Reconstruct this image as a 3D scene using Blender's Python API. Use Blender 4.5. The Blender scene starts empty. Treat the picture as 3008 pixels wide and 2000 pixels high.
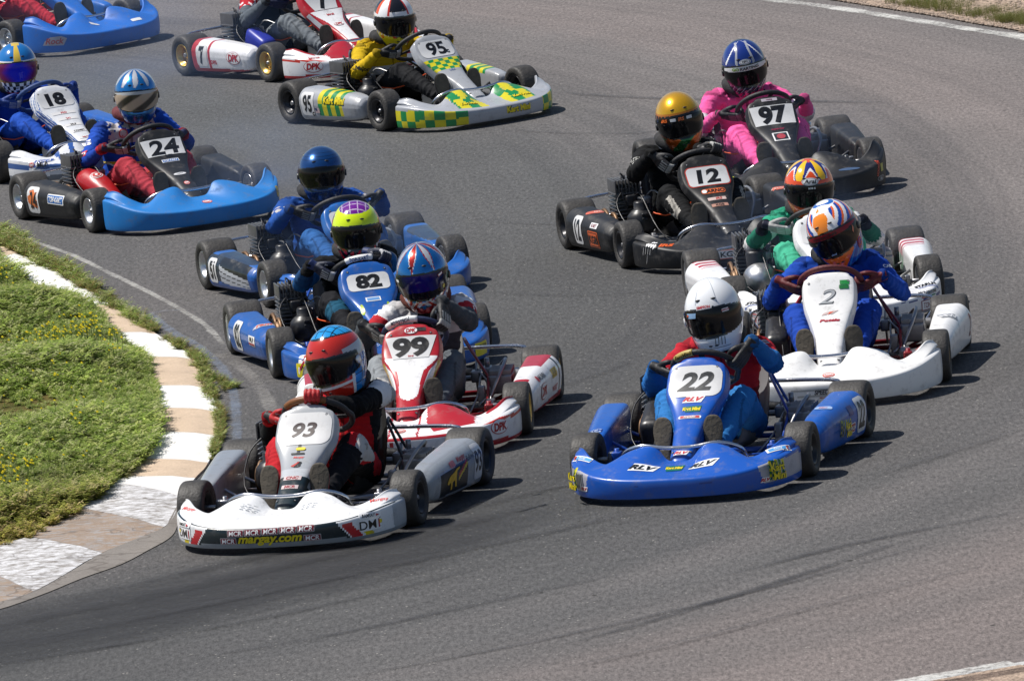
import bpy, bmesh, math, random
import numpy as np
from mathutils import Vector, Matrix, noise
from mathutils.bvhtree import BVHTree
R = math.radians
rnd = random.Random(7)
C = bpy.context.scene.collection
scn = bpy.context.scene

# ------------------------------------------------------------------ camera, sky, sun, exposure
FPX, PITCH, ROLL, CAMH = 25000.0, R(8.91), R(-5.48), 7.385      # long telephoto lens from the grandstand
_fw = Vector((0, math.cos(PITCH), -math.sin(PITCH))); _up = Vector((0, math.sin(PITCH), math.cos(PITCH))); _rt = Vector((1, 0, 0))
_r = math.cos(ROLL)*_rt + math.sin(ROLL)*_up; _u = -math.sin(ROLL)*_rt + math.cos(ROLL)*_up
cd = bpy.data.cameras.new('camera'); cam = bpy.data.objects.new('camera', cd); C.objects.link(cam)
cd.sensor_width = 36; cd.lens = FPX/3008*36; cd.clip_start = 1; cd.clip_end = 5000
m = Matrix.Identity(4)
for i in range(3):
    m[i][0] = _r[i]; m[i][1] = _u[i]; m[i][2] = -_fw[i]
m[2][3] = CAMH
cam.matrix_world = m; scn.camera = cam
cd.dof.use_dof = False

SUN_EL, SUN_AZ = R(60), R(165)      # azimuth of the sun's place seen from above, from +X counter-clockwise
sd = Vector((math.cos(SUN_EL)*math.cos(SUN_AZ), math.cos(SUN_EL)*math.sin(SUN_AZ), math.sin(SUN_EL)))
W = bpy.data.worlds.new('World'); scn.world = W; W.use_nodes = True
nt = W.node_tree; bg = nt.nodes['Background']; sky = nt.nodes.new('ShaderNodeTexSky')
sky.sky_type = 'NISHITA'; sky.sun_disc = False; sky.sun_elevation = SUN_EL
sky.sun_rotation = math.atan2(sd.x, sd.y); sky.air_density = 1.0; sky.dust_density = 1.5; sky.altitude = 600
nt.links.new(sky.outputs[0], bg.inputs[0]); bg.inputs[1].default_value = 0.072
sl = bpy.data.lights.new('sun', 'SUN'); sl.energy = 4.6; sl.angle = R(0.55); sl.color = (1, .955, .89)
so = bpy.data.objects.new('sun', sl); C.objects.link(so); so.rotation_euler = sd.to_track_quat('Z', 'Y').to_euler()
scn.view_settings.view_transform = 'Standard'; scn.view_settings.look = 'None'
scn.view_settings.exposure = 0.2; scn.view_settings.gamma = 1.0

def G(px, py, z=0.0):               # photo pixel (3008 x 2000) to a point of the plane z
    d = _fw*FPX + _r*(px-1504) - _u*(py-1000)
    t = (z-CAMH)/d.z
    return Vector((d.x*t, d.y*t, z))

# ------------------------------------------------------------------ small helpers
def H(h):
    h = h.lstrip('#'); v = [int(h[i:i+2], 16)/255 for i in (0, 2, 4)]
    return tuple((c/12.92 if c <= .04045 else ((c+.055)/1.055)**2.4) for c in v)
WHITE, BLACK, SILV = H('d8d8d8'), H('141416'), H('9a9ea4')
RED, BLUE, YEL, GRN = H('b81826'), H('0f4db4'), H('e6cf10'), H('0d7a46')
ORG = H('e0561a')
def mixc(a, b, t): return tuple(a[i]*(1-t)+b[i]*t for i in range(3))
def sstep(a, b, x):
    t = max(0., min(1., (x-a)/(b-a))); return t*t*(3-2*t)

_M = {}
def mat(name, col=None, rough=.5, metal=0., coat=0., bump=0., bscale=60., var=0., spec=.5, vscale=6., trans=0., dirt=0.):
    """principled material; col None reads the mesh's own colour attribute 'Col'"""
    if name in _M: return _M[name]
    mt = bpy.data.materials.new(name); mt.use_nodes = True; nt = mt.node_tree; N = nt.nodes; L = nt.links
    b = N['Principled BSDF']; b.inputs['Roughness'].default_value = rough; b.inputs['Metallic'].default_value = metal
    b.inputs['Coat Weight'].default_value = coat; b.inputs['Coat Roughness'].default_value = .08
    b.inputs['Specular IOR Level'].default_value = spec; b.inputs['Transmission Weight'].default_value = trans
    tc = N.new('ShaderNodeTexCoord')
    if col is None:
        a = N.new('ShaderNodeAttribute'); a.attribute_name = 'Col'; src = a.outputs['Color']
    else:
        a = N.new('ShaderNodeRGB'); a.outputs[0].default_value = (*col, 1); src = a.outputs[0]
    if var > 0 or dirt > 0:
        n = N.new('ShaderNodeTexNoise'); n.inputs['Scale'].default_value = vscale; n.inputs['Detail'].default_value = 6; n.inputs['Roughness'].default_value = .65
        L.new(tc.outputs['Object'], n.inputs['Vector'])
        if var > 0:
            mr = N.new('ShaderNodeMapRange'); mr.inputs[1].default_value = .3; mr.inputs[2].default_value = .7
            mr.inputs[3].default_value = 1-var; mr.inputs[4].default_value = 1+var
            L.new(n.outputs['Fac'], mr.inputs[0])
            mx = N.new('ShaderNodeVectorMath'); mx.operation = 'SCALE'; L.new(src, mx.inputs[0]); L.new(mr.outputs[0], mx.inputs['Scale']); src = mx.outputs[0]
        if dirt > 0:
            n2 = N.new('ShaderNodeTexNoise'); n2.inputs['Scale'].default_value = vscale*3; n2.inputs['Detail'].default_value = 8; n2.inputs['Roughness'].default_value = .7
            L.new(tc.outputs['Object'], n2.inputs['Vector'])
            cr = N.new('ShaderNodeMapRange'); cr.inputs[1].default_value = .52; cr.inputs[2].default_value = .75; cr.inputs[3].default_value = 0; cr.inputs[4].default_value = dirt
            L.new(n2.outputs['Fac'], cr.inputs[0])
            m2 = N.new('ShaderNodeMixRGB'); m2.inputs[2].default_value = (.13, .12, .11, 1); L.new(cr.outputs[0], m2.inputs[0]); L.new(src, m2.inputs[1]); src = m2.outputs[0]
            rr = N.new('ShaderNodeMapRange'); rr.inputs[3].default_value = rough; rr.inputs[4].default_value = min(1, rough+.35); L.new(cr.outputs[0], rr.inputs[0]); rr.inputs[1].default_value = 0; rr.inputs[2].default_value = max(dirt, .01)
            L.new(rr.outputs[0], b.inputs['Roughness'])
    L.new(src, b.inputs['Base Color'])
    if bump > 0:
        nb = N.new('ShaderNodeTexNoise'); nb.inputs['Scale'].default_value = bscale; nb.inputs['Detail'].default_value = 5
        L.new(tc.outputs['Object'], nb.inputs['Vector'])
        bp = N.new('ShaderNodeBump'); bp.inputs['Strength'].default_value = bump; bp.inputs['Distance'].default_value = .01
        L.new(nb.outputs['Fac'], bp.inputs['Height']); L.new(bp.outputs[0], b.inputs['Normal'])
    _M[name] = mt; return mt

PAINT = mat('plastic_bodywork', None, .30, coat=.25, bump=.05, bscale=9, dirt=.5, vscale=5)
MATTE = mat('matt_plastic_bodywork', None, .5, coat=.0, bump=.08, bscale=14, dirt=.5, vscale=5)
VINYL = mat('vinyl_sticker', None, .35, coat=.1, dirt=.25)
HELM = mat('helmet_lacquer', None, .16, coat=.6)
HELMM = mat('helmet_metal_flake', None, .24, metal=.6, coat=.7)
VISOR = mat('visor_shield', None, .12, coat=.0, spec=.32)
SUIT = mat('suit_cloth', None, .85, bump=.9, bscale=17, var=.10, spec=.22, vscale=10)
RUBBER = mat('tyre_rubber', H('393735'), .58, bump=.35, bscale=70, var=.30, spec=.45, vscale=12, dirt=.35)
LEATHER = mat('glove_leather', None, .6, bump=.2, bscale=60, var=.1)
CHROME = mat('chrome_tube', (.75, .75, .77), .18, metal=1, dirt=.3)
STEEL = mat('worn_steel', (.33, .33, .34), .42, metal=.9, var=.2)
DARKM = mat('black_cast_metal', (.03, .03, .033), .42, metal=.3, var=.3, bump=.2)
FINM = mat('engine_fins', (.13, .13, .135), .38, metal=.45, var=.3)
BLKP = mat('black_plastic', (.018, .018, .02), .35, dirt=.3)
RUST = mat('rusty_brown_metal', (.22, .13, .07), .5, metal=.5, var=.3)
GOLD = mat('gold_anodised', (.62, .42, .12), .32, metal=.85, dirt=.3)
ALU = mat('cast_aluminium', (.62, .63, .65), .33, metal=.9, dirt=.35)
BLKR = mat('black_rim', (.025, .025, .028), .35, metal=.5, dirt=.3)
TANK = mat('milky_tank', (.42, .41, .38), .35, var=.1)
SOLE = mat('shoe_sole', H('5d564b'), .8, var=.25, bump=.4, bscale=50, vscale=20)
ORANGEM = mat('orange_hose', ORG, .4)

class MB:
    def __init__(s): s.v = []; s.f = []; s.c = []; s.m = []; s.s = []
    def add(s, vs, fs, col=(1, 1, 1), mi=0, smooth=True):
        o = len(s.v); s.v += [Vector(v) for v in vs]
        for f in fs: s.f.append(tuple(i+o for i in f)); s.c.append(col); s.m.append(mi); s.s.append(smooth)
    def grid(s, fn, nu, nv, cu=False, cv=False, paint=None, col=(1, 1, 1), mi=0, flip=False, smooth=True, u0=0., u1=1., v0=0., v1=1.):
        o = len(s.v); nuu = nu if cu else nu+1; nvv = nv if cv else nv+1
        for j in range(nvv):
            for i in range(nuu): s.v.append(Vector(fn(u0+(u1-u0)*i/nu, v0+(v1-v0)*j/nv)))
        for j in range(nv):
            for i in range(nu):
                a = o+j*nuu+i; b = o+j*nuu+(i+1) % nuu; c = o+((j+1) % nvv)*nuu+(i+1) % nuu; d = o+((j+1) % nvv)*nuu+i
                f = (a, b, c, d) if not flip else (d, c, b, a)
                s.f.append(f); s.m.append(mi); s.s.append(smooth)
                if paint:
                    P = (s.v[a]+s.v[b]+s.v[c]+s.v[d])/4
                    s.c.append(paint(u0+(u1-u0)*(i+.5)/nu, v0+(v1-v0)*(j+.5)/nv, P))
                else: s.c.append(col)
        return o
    def tube(s, pts, r, n=8, col=(1, 1, 1), mi=0, cap=True, closed=False, sub=0, ell=None):
        pts = [Vector(p) for p in pts]
        rs = list(r) if isinstance(r, (list, tuple)) else [r]*len(pts)
        if sub:
            P2 = []; R2 = []; L = len(pts)
            for i in range(L-1 if not closed else L):
                p0 = pts[(i-1) % L] if (i > 0 or closed) else pts[0]*2-pts[1]; p1 = pts[i]; p2 = pts[(i+1) % L]
                p3 = pts[(i+2) % L] if (i+2 < L or closed) else p2*2-p1
                for k in range(sub):
                    t = k/sub
                    P2.append(.5*((2*p1)+(p2-p0)*t+(2*p0-5*p1+4*p2-p3)*t*t+(3*p1-p0-3*p2+p3)*t**3)); R2.append(rs[i]*(1-t)+rs[(i+1) % L]*t)
            if not closed: P2.append(pts[-1]); R2.append(rs[-1])
            pts, rs = P2, R2
        L = len(pts); o = len(s.v); prev = None
        for i, p in enumerate(pts):
            if closed: t = (pts[(i+1) % L]-pts[i-1])
            else: t = (pts[min(i+1, L-1)]-pts[max(i-1, 0)])
            t.normalize()
            if prev is None:
                a = Vector((0, 0, 1)) if abs(t.z) < .9 else Vector((1, 0, 0))
                x = t.cross(a).normalized()
            else: x = (prev-t*prev.dot(t)).normalized()
            prev = x; y = t.cross(x)
            for k in range(n):
                an = 2*math.pi*k/n; ex, ey = (ell if ell else (1, 1))
                s.v.append(p+rs[i]*(x*math.cos(an)*ex+y*math.sin(an)*ey))
        for i in range(L if closed else L-1):
            for k in range(n):
                a = o+i*n+k; b = o+i*n+(k+1) % n; c = o+((i+1) % L)*n+(k+1) % n; d = o+((i+1) % L)*n+k
                s.f.append((a, b, c, d)); s.c.append(col); s.m.append(mi); s.s.append(True)
        if cap and not closed:
            s.f.append(tuple(o+k for k in range(n))[::-1]); s.f.append(tuple(o+(L-1)*n+k for k in range(n)))
            s.c += [col]*2; s.m += [mi]*2; s.s += [False]*2
    def box(s, c, sz, bev=.0, col=(1, 1, 1), mi=0, rot=None, smooth=False):
        bm = bmesh.new(); bmesh.ops.create_cube(bm, size=1)
        for v in bm.verts: v.co = Vector((v.co.x*sz[0], v.co.y*sz[1], v.co.z*sz[2]))
        if bev: bmesh.ops.bevel(bm, geom=bm.edges[:]+bm.verts[:], offset=min(bev, min(sz)*.49), segments=3, profile=.6, affect='EDGES')
        M = Matrix.Translation(Vector(c)) @ (rot.to_4x4() if rot else Matrix.Identity(4))
        bm.verts.index_update()
        s.add([M @ v.co for v in bm.verts], [tuple(v.index for v in f.verts) for f in bm.faces], col, mi, smooth or bev > 0); bm.free()
    def lathe(s, prof, n=32, axis='X', c=(0, 0, 0), col=(1, 1, 1), mi=0, closed=False):
        """prof: (a, r) pairs, a along the axis"""
        c = Vector(c)
        def fn(u, v):
            k = v*(len(prof)-(0 if closed else 1)); i = int(round(k)) % len(prof); a, r = prof[i]; t = 2*math.pi*u
            d = {'X': Vector((a, r*math.cos(t), r*math.sin(t))), 'Y': Vector((r*math.sin(t), a, r*math.cos(t))), 'Z': Vector((r*math.cos(t), r*math.sin(t), a))}[axis]
            return c+d
        s.grid(fn, n, len(prof) if closed else len(prof)-1, cu=True, cv=closed, col=col, mi=mi)
    def ball(s, c, r, n=16, col=(1, 1, 1), mi=0):
        c = Vector(c); rx, ry, rz = (r, r, r) if not isinstance(r, (tuple, list)) else r
        s.grid(lambda u, v: c+Vector((rx*math.sin(math.pi*v)*math.cos(2*math.pi*u), ry*math.sin(math.pi*v)*math.sin(2*math.pi*u), -rz*math.cos(math.pi*v))), n, n//2, cu=True, col=col, mi=mi)
    def mesh(s, name, mats, fix=True):
        me = bpy.data.meshes.new(name); me.from_pydata([tuple(v) for v in s.v], [], s.f)
        for mt in (mats if isinstance(mats, (list, tuple)) else [mats]): me.materials.append(mt)
        me.polygons.foreach_set('material_index', s.m); me.polygons.foreach_set('use_smooth', s.s)
        ca = me.color_attributes.new('Col', 'FLOAT_COLOR', 'CORNER')
        arr = np.repeat(np.array([(*c, 1.) for c in s.c], dtype=np.float32), [len(f) for f in s.f], axis=0)
        ca.data.foreach_set('color', arr.ravel())
        if fix:
            bm = bmesh.new(); bm.from_mesh(me); bmesh.ops.recalc_face_normals(bm, faces=bm.faces[:]); bm.to_mesh(me); bm.free()
        return me
    def build(s, name, mats, parent=None, **k):
        return link(name, s.mesh(name, mats, **k), parent)
    def bvh(s): return BVHTree.FromPolygons([tuple(v) for v in s.v], s.f)

def link(name, me, parent=None, loc=None, rot=None, mats=None, label=None):
    o = bpy.data.objects.new(name, me); C.objects.link(o)
    if parent is not None: o.parent = parent
    if loc is not None: o.location = loc
    if rot is not None: o.rotation_euler = rot
    if mats:
        for i, mt in enumerate(mats): o.material_slots[i].link = 'OBJECT'; o.material_slots[i].material = mt
    if label: o['label'] = label
    return o
def tag(o, label=None, cat=None, group=None, kind=None):
    if label: o['label'] = label
    if cat: o['category'] = cat
    if group: o['group'] = group
    if kind: o['kind'] = kind
    return o
def crom(pts, t):
    """Catmull-Rom through a list of equal-length tuples, t in 0..1"""
    n = len(pts)-1; x = min(max(t, 0), 1)*n; i = min(int(x), n-1); f = x-i
    p1 = pts[i]; p2 = pts[i+1]; p0 = pts[i-1] if i > 0 else tuple(2*a-b for a, b in zip(p1, p2)); p3 = pts[i+2] if i+2 <= n else tuple(2*b-a for a, b in zip(p1, p2))
    return tuple(.5*(2*b+(c-a)*f+(2*a-5*b+4*c-d)*f*f+(3*b-a-3*c+d)*f**3) for a, b, c, d in zip(p0, p1, p2, p3))

# ------------------------------------------------------------------ stickers and lettering laid on curved panels
_TC = {}
def textmesh(body, bold=0., shear=0., sx=1., space=1.):
    key = (body, bold, shear, sx, space)
    if key in _TC: return _TC[key]
    cu = bpy.data.curves.new('lettering_curve', 'FONT'); cu.body = body; cu.size = 1; cu.offset = bold; cu.shear = shear; cu.resolution_u = 4
    cu.space_character = space; cu.align_x = 'LEFT'
    ob = bpy.data.objects.new('lettering_curve', cu); me = bpy.data.meshes.new_from_object(ob)
    vs = [(v.co.x*sx, v.co.y) for v in me.vertices]; fs = [tuple(p.vertices) for p in me.polygons]
    bpy.data.objects.remove(ob); bpy.data.curves.remove(cu); bpy.data.meshes.remove(me)
    xs = [v[0] for v in vs]; ys = [v[1] for v in vs]; cx = (min(xs)+max(xs))/2; y0 = min(ys); h = max(ys)-y0
    vs = [((x-cx)/h, (y-y0)/h-.5) for x, y in vs]
    _TC[key] = (vs, fs, (max(xs)-min(xs))/h); return _TC[key]
def rrect(w, h, r=.2, n=5):
    r = min(r*min(w, h), min(w, h)/2); o = []
    for cx, cy, a in ((w/2-r, h/2-r, 0), (-w/2+r, h/2-r, 90), (-w/2+r, -h/2+r, 180), (w/2-r, -h/2+r, 270)):
        for k in range(n+1): o.append((cx+r*math.cos(R(a+90*k/n)), cy+r*math.sin(R(a+90*k/n))))
    return o
def ellp(w, h, n=28): return [(w/2*math.cos(2*math.pi*k/n), h/2*math.sin(2*math.pi*k/n)) for k in range(n)]

class Sticker:
    """flat artwork wrapped on to a panel along direction n; x reads left to right for a viewer facing n"""
    def __init__(s, bvh, O, n, up=(0, 0, 1), rot=0.):
        s.b = bvh; s.n = Vector(n).normalized(); up = Vector(up); s.ay = (up-s.n*up.dot(s.n)).normalized(); s.ax = s.ay.cross(s.n)
        s.O = Vector(O); c, q = math.cos(R(rot)), math.sin(R(rot)); s.ax, s.ay = s.ax*c+s.ay*q, s.ay*c-s.ax*q
        s.mb = MB(); s.lv = 0
    def _put(s, vs, fs, col, maxlen=.022, smooth=True):
        s.lv += 1; off = .0012+.0011*s.lv
        bm = bmesh.new(); bv = [bm.verts.new((x, y, 0)) for x, y in vs]
        for f in fs:
            try: bm.faces.new([bv[i] for i in f])
            except ValueError: pass
        bmesh.ops.triangulate(bm, faces=[f for f in bm.faces if len(f.verts) > 4])
        for _ in range(3):
            es = [e for e in bm.edges if e.calc_length() > maxlen]
            if not es: break
            bmesh.ops.subdivide_edges(bm, edges=es, cuts=1); bmesh.ops.triangulate(bm, faces=[f for f in bm.faces if len(f.verts) > 4])
        bm.verts.index_update(); out = []
        for v in bm.verts:
            P = s.O+s.ax*v.co.x+s.ay*v.co.y
            hit = s.b.ray_cast(P+s.n*.4, -s.n, .8)
            if hit[0] is None: out.append(None); continue
            nn = hit[1]
            if nn.dot(s.n) < 0: nn = -nn
            out.append(hit[0]+nn*off)
        o = len(s.mb.v); s.mb.v += [x if x is not None else Vector((0, 0, 0)) for x in out]
        for f in bm.faces:
            ix = [v.index for v in f.verts]
            if any(out[i] is None for i in ix): continue
            if max((out[ix[i]]-out[ix[i-1]]).length for i in range(len(ix))) > .08: continue
            s.mb.f.append(tuple(i+o for i in ix)); s.mb.c.append(col); s.mb.m.append(0); s.mb.s.append(True)
        bm.free()
    def poly(s, pts, col, x=0, y=0): s._put([(a+x, b+y) for a, b in pts], [tuple(range(len(pts)))], col); return s
    def rect(s, w, h, col, x=0, y=0, r=.25): return s.poly(rrect(w, h, r), col, x, y)
    def oval(s, w, h, col, x=0, y=0): return s.poly(ellp(w, h), col, x, y)
    def text(s, t, h, col, x=0, y=0, bold=.02, shear=0., sx=1., w=None, space=1., rot=0.):
        if not t: return s
        vs, fs, asp = textmesh(t, bold, shear, sx, space)
        kx = h if w is None else w/asp
        c, q = math.cos(R(rot)), math.sin(R(rot))
        P = [(a*kx, b*h) for a, b in vs]
        s._put([(a*c-b*q+x, a*q+b*c+y) for a, b in P], fs, col, .03); return s
    def done(s, name, parent, label=None, m=None):
        if not s.mb.f: return None
        used = sorted({i for f in s.mb.f for i in f}); mp = {o: i for i, o in enumerate(used)}
        s.mb.v = [s.mb.v[i] for i in used]; s.mb.f = [tuple(mp[i] for i in f) for f in s.mb.f]
        me = s.mb.mesh(name, m or VINYL, fix=False)
        o = link(name, me, parent)
        if label: o['label'] = label
        return o

# ------------------------------------------------------------------ kart parts
WB = 1.04                                    # kart frame: +X driver's right, +Y forward, rear axle over the origin
def tyre_mesh(rad, w, key):
    mb = MB(); h = w/2
    pr = [(-h*.62, .076), (-h*.80, .080), (-h*.93, .092), (-h*1.0, rad*.72), (-h*.985, rad*.84), (-h*.93, rad*.925), (-h*.84, rad*.965), (-h*.7, rad*.985)]
    k = 8
    tread = [(-h*.7+1.4*h*i/k, rad*(.988+.012*math.sin(math.pi*i/k))) for i in range(1, k)]
    pr = pr+tread+[(-a, r) for a, r in reversed(pr)]
    mb.lathe(pr, 56, 'X'); return mb.mesh(key, RUBBER)
def rim_mesh(w, key):
    mb = MB(); h = w/2
    for sgn in (-1, 1):
        pr = [(sgn*h*.55, .058), (sgn*h*.62, .064), (sgn*h*.80, .071), (sgn*h*.90, .079), (sgn*h*.86, .084), (sgn*h*.6, .078)]
        mb.lathe(pr, 40, 'X')
    mb.lathe([(-h*.55, .058), (-h*.3, .05), (h*.3, .05), (h*.55, .058)], 40, 'X')
    for sgn in (-1, 1):                        # dished face with spokes and hub
        mb.lathe([(sgn*h*.36, .05), (sgn*h*.34, .042), (sgn*h*.42, .034), (sgn*h*.40, .022)], 32, 'X')
        mb.lathe([(sgn*h*.2, .026), (sgn*h*.52, .024), (sgn*h*.58, .019), (sgn*h*.58, .0005)], 24, 'X')
        for a in range(3):
            t = 2*math.pi*a/3+.4
            mb.ball((sgn*h*.46, .037*math.cos(t), .037*math.sin(t)), (.008, .007, .007), 8)
    return mb.mesh(key, ALU)
TYF, TYR = tyre_mesh(.139, .140, 'front_tyre'), tyre_mesh(.148, .205, 'rear_tyre')
RMF, RMR = rim_mesh(.140, 'front_rim'), rim_mesh(.205, 'rear_rim')

def frame_mesh():
    mb = MB()
    for s in (-1, 1):
        mb.tube([(s*.30, -.08, .07), (s*.31, .1, .055), (s*.33, .45, .05), (s*.24, .80, .05), (s*.20, 1.0, .05), (s*.20, 1.30, .055), (s*.15, 1.36, .06)], .015, 10, sub=4)
        mb.tube([(s*.22, .85, .05), (s*.34, .99, .07), (s*.40, 1.03, .09)], .015, 10, sub=3)         # kingpin yoke
        mb.tube([(s*.40, 1.04, .06), (s*.40, 1.04, .19)], .013, 10)
        mb.box((s*.40, 1.04, .13), (.05, .05, .09), .01)
        mb.tube([(s*.33, .22, .06), (s*.50, .24, .075), (s*.55, .35, .08), (s*.55, .68, .08), (s*.50, .78, .075), (s*.31, .76, .06)], .0095, 8, sub=4)   # pod rails
        mb.tube([(s*.33, .30, .06), (s*.56, .31, .17), (s*.57, .40, .175), (s*.57, .62, .175), (s*.5, .70, .16), (s*.33, .70, .06)], .0085, 8, sub=4)
        mb.box((s*.30, 0, .10), (.03, .06, .14), .006)                                                 # axle hangers
    for y, w in ((-.08, .30), (.12, .31), (.5, .32), (1.30, .20)):
        mb.tube([(-w, y, .055), (w, y, .055)], .014, 10)
    mb.tube([(0, .86, .05), (0, .66, .485)], .009, 10)                                                 # steering column
    mb.tube([(-.09, .9, .06), (-.02, .73, .36), (.02, .73, .36), (.09, .9, .06)], .008, 8)
    mb.tube([(0.02, .85, .08), (-.36, 1.0, .12)], .006, 8); mb.tube([(-.02, .85, .08), (.36, 1.0, .12)], .006, 8)
    return mb.mesh('frame', STEEL)
def nerf_mesh():
    mb = MB()      # hoop in front of the feet
    mb.tube([(-.22, 1.15, .06), (-.31, 1.24, .12), (-.30, 1.30, .205), (-.20, 1.345, .248), (-.07, 1.36, .235), (.07, 1.36, .235), (.20, 1.345, .248), (.30, 1.30, .205), (.31, 1.24, .12), (.22, 1.15, .06)], .0105, 10, sub=4)
    return mb.mesh('front_bar', CHROME)
def pedal_mesh(s):
    mb = MB(); mb.tube([(s*.17, 1.26, .055), (s*.15, 1.27, .20), (s*.06, 1.27, .215)], .006, 8, sub=3); mb.tube([(s*.20, 1.345, .240), (s*.19, 1.30, .16), (s*.165, 1.26, .06)], .007, 8, sub=2)
    return mb.mesh('pedal', CHROME)
def rear_bar_mesh():
    mb = MB()
    mb.tube([(-.30, -.08, .07), (-.42, -.22, .10), (-.50, -.24, .24), (-.3, -.25, .27), (.3, -.25, .27), (.50, -.24, .24), (.42, -.22, .10), (.30, -.08, .07)], .0105, 10, sub=4)
    mb.tube([(-.44, -.24, .14), (.44, -.24, .14)], .009, 8)
    return mb.mesh('rear_bar', CHROME)
def seatstay_mesh(s):
    mb = MB()
    mb.tube([(s*.19, .02, .37), (s*.27, .01, .2), (s*.30, 0, .12), (s*.32, .05, .06)], .008, 8, sub=2)
    mb.tube([(s*.19, .02, .37), (s*.20, .08, .36), (s*.33, .30, .2), (s*.34, .58, .08)], .008, 8)
    return mb.mesh('seat_stay', CHROME)
def axle_mesh():
    mb = MB(); mb.tube([(-.66, 0, .148), (.66, 0, .148)], .0155, 14)
    mb.lathe([(-.245, .02), (-.245, .095), (-.238, .095), (-.238, .02)], 32, 'X', (0, 0, .148))     # brake disc
    mb.box((-.24, .07, .17), (.05, .09, .06), .01)
    mb.lathe([(.300, .02), (.300, .095), (.306, .095), (.306, .02)], 32, 'X', (0, 0, .148))         # sprocket
    for s in (-1, 1):
        mb.lathe([(s*.40, .016), (s*.40, .03), (s*.49, .03), (s*.49, .05), (s*.5, .05)], 20, 'X', (0, 0, .148))
        mb.lathe([(s*.33, .016), (s*.33, .04), (s*.36, .04), (s*.36, .016)], 20, 'X', (0, 0, .148))
    return mb.mesh('rear_axle', STEEL)
def stub_mesh():
    mb = MB(); mb.tube([(-.14, 0, 0), (.05, 0, 0)], .011, 10); mb.box((-.12, 0, 0), (.03, .04, .07), .006)
    mb.tube([(-.10, -.0, -.01), (-.10, -.09, -.02)], .006, 8)
    return mb.mesh('stub_axle', STEEL)
def seat_mesh():
    mb = MB()
    sp = [(.50, .075, .13), (.44, .05, .15), (.33, .035, .165), (.20, .035, .175), (.10, .07, .18), (.03, .17, .185), (-.03, .30, .19), (-.07, .42, .175), (-.085, .455, .15)]
    def fn(u, v):
        y, z, w = crom(sp, v); a = (u-.5)*2; k = abs(a)**2.6
        nz = .105*k*(1-.25*v); return (w*math.sin(a*1.35)/math.sin(1.35), y+nz*sstep(.4, .7, v)*1.15, z+nz*(1-sstep(.4, .7, v)))
    mb.grid(fn, 30, 40); 
    mb.grid(lambda u, v: Vector(fn(u, v))+Vector((0, -.008*sstep(.35, .7, v), -.008*(1-sstep(.35, .7, v)))), 30, 40)
    return mb.mesh('seat', PAINT)
def floor_mesh():
    mb = MB(); mb.box((0, .92, .035), (.42, .82, .004)); return mb.mesh('floor_pan', ALU)
def engine_mesh():
    mb = MB()      # mi 0 fins, 1 dark casting, 2 gold
    x, y = .345, .24
    mb.box((x, y, .125), (.12, .17, .12), .025, mi=1); mb.lathe([(.24, .06), (.25, .068), (.26, .07), (.38, .07), (.39, .066), (.395, .05), (.395, .001)], 28, 'X', (0, y, .135), mi=1)
    mb.tube([(x, y, .17), (x, y, .36)], .048, 16, mi=0)
    for k in range(6):
        z = .195+k*.024; w = .145+.02*min(k, 3)/3
        mb.box((x, y, z), (w, .16, .010), .003, mi=0)
    mb.box((x, y, .342), (.165, .175, .012), .004, mi=0)
    for k in range(8): mb.box((x-.0735+k*.021, y, .385), (.0095, .175, .085), .003, mi=0)
    mb.box((x, y, .360), (.15, .14, .03), .006, mi=0)
    mb.tube([(x, y, .40), (x, y, .445)], .011, 10, mi=1); mb.tube([(x, y, .44), (x+.02, y+.01, .462), (x+.03, y+.06, .44), (x+.04, y+.11, .33), (x, y+.12, .2)], .0045, 6, mi=1, sub=4)
    mb.box((x-.01, y+.10, .30), (.07, .05, .07), .012, mi=1)                        # carburettor
    mb.tube([(x-.07, y+.02, .33), (x-.09, y+.16, .30), (x-.08, y+.3, .2)], .012, 8, mi=1, sub=3)
    return mb.mesh('engine', [FINM, DARKM])
def clutch_mesh():
    mb = MB(); mb.lathe([(.395, .001), (.405, .03), (.405, .062), (.412, .07), (.45, .07), (.455, .064), (.455, .03), (.46, .028), (.46, .001)], 36, 'X', (0, .26, .135))
    return mb.mesh('clutch_drum', GOLD)
def guard_mesh():
    mb = MB()
    mb.tube([(.430, .26+.085*math.cos(R(a)), .135+.085*math.sin(R(a))) for a in range(-20, 200, 12)], .011, 8)
    mb.tube([(.430, .18, .17), (.43, .06, .22), (.43, -.06, .17)], .012, 8, sub=3)
    return mb.mesh('chain_guard', GOLD)
def airbox_mesh(kind):
    mb = MB()
    if kind == 'dome':
        mb.lathe([(.10, .03), (.11, .06), (.14, .082), (.19, .088), (.225, .080), (.252, .058), (.26, .042), (.30, .040), (.308, .034), (.309, .001)], 36, 'Z', (.315, .47, 0))
        mb.box((.315, .553, .235), (.035, .02, .015), .005, mi=1); mb.box((.315, .552, .207), (.035, .02, .015), .005, mi=1)
    elif kind == 'cone':
        mb.tube([(.345, .30, .27), (.335, .38, .255), (.315, .51, .215), (.29, .66, .14), (.28, .72, .10)], [.04, .085, .088, .07, .05], 24, sub=4)
    elif kind == 'box':
        mb.box((.315, .50, .205), (.13, .26, .17), .045, rot=Matrix.Rotation(R(-22), 3, 'X'))
    else:
        mb.ball((.32, .48, .175), (.10, .12, .10), 28); mb.lathe([(.2, .055), (.33, .058), (.345, .05), (.346, .001)], 28, 'Z', (.33, .43, 0), mi=1)
    return mb.mesh('airbox', [BLKP, DARKM])
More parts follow.
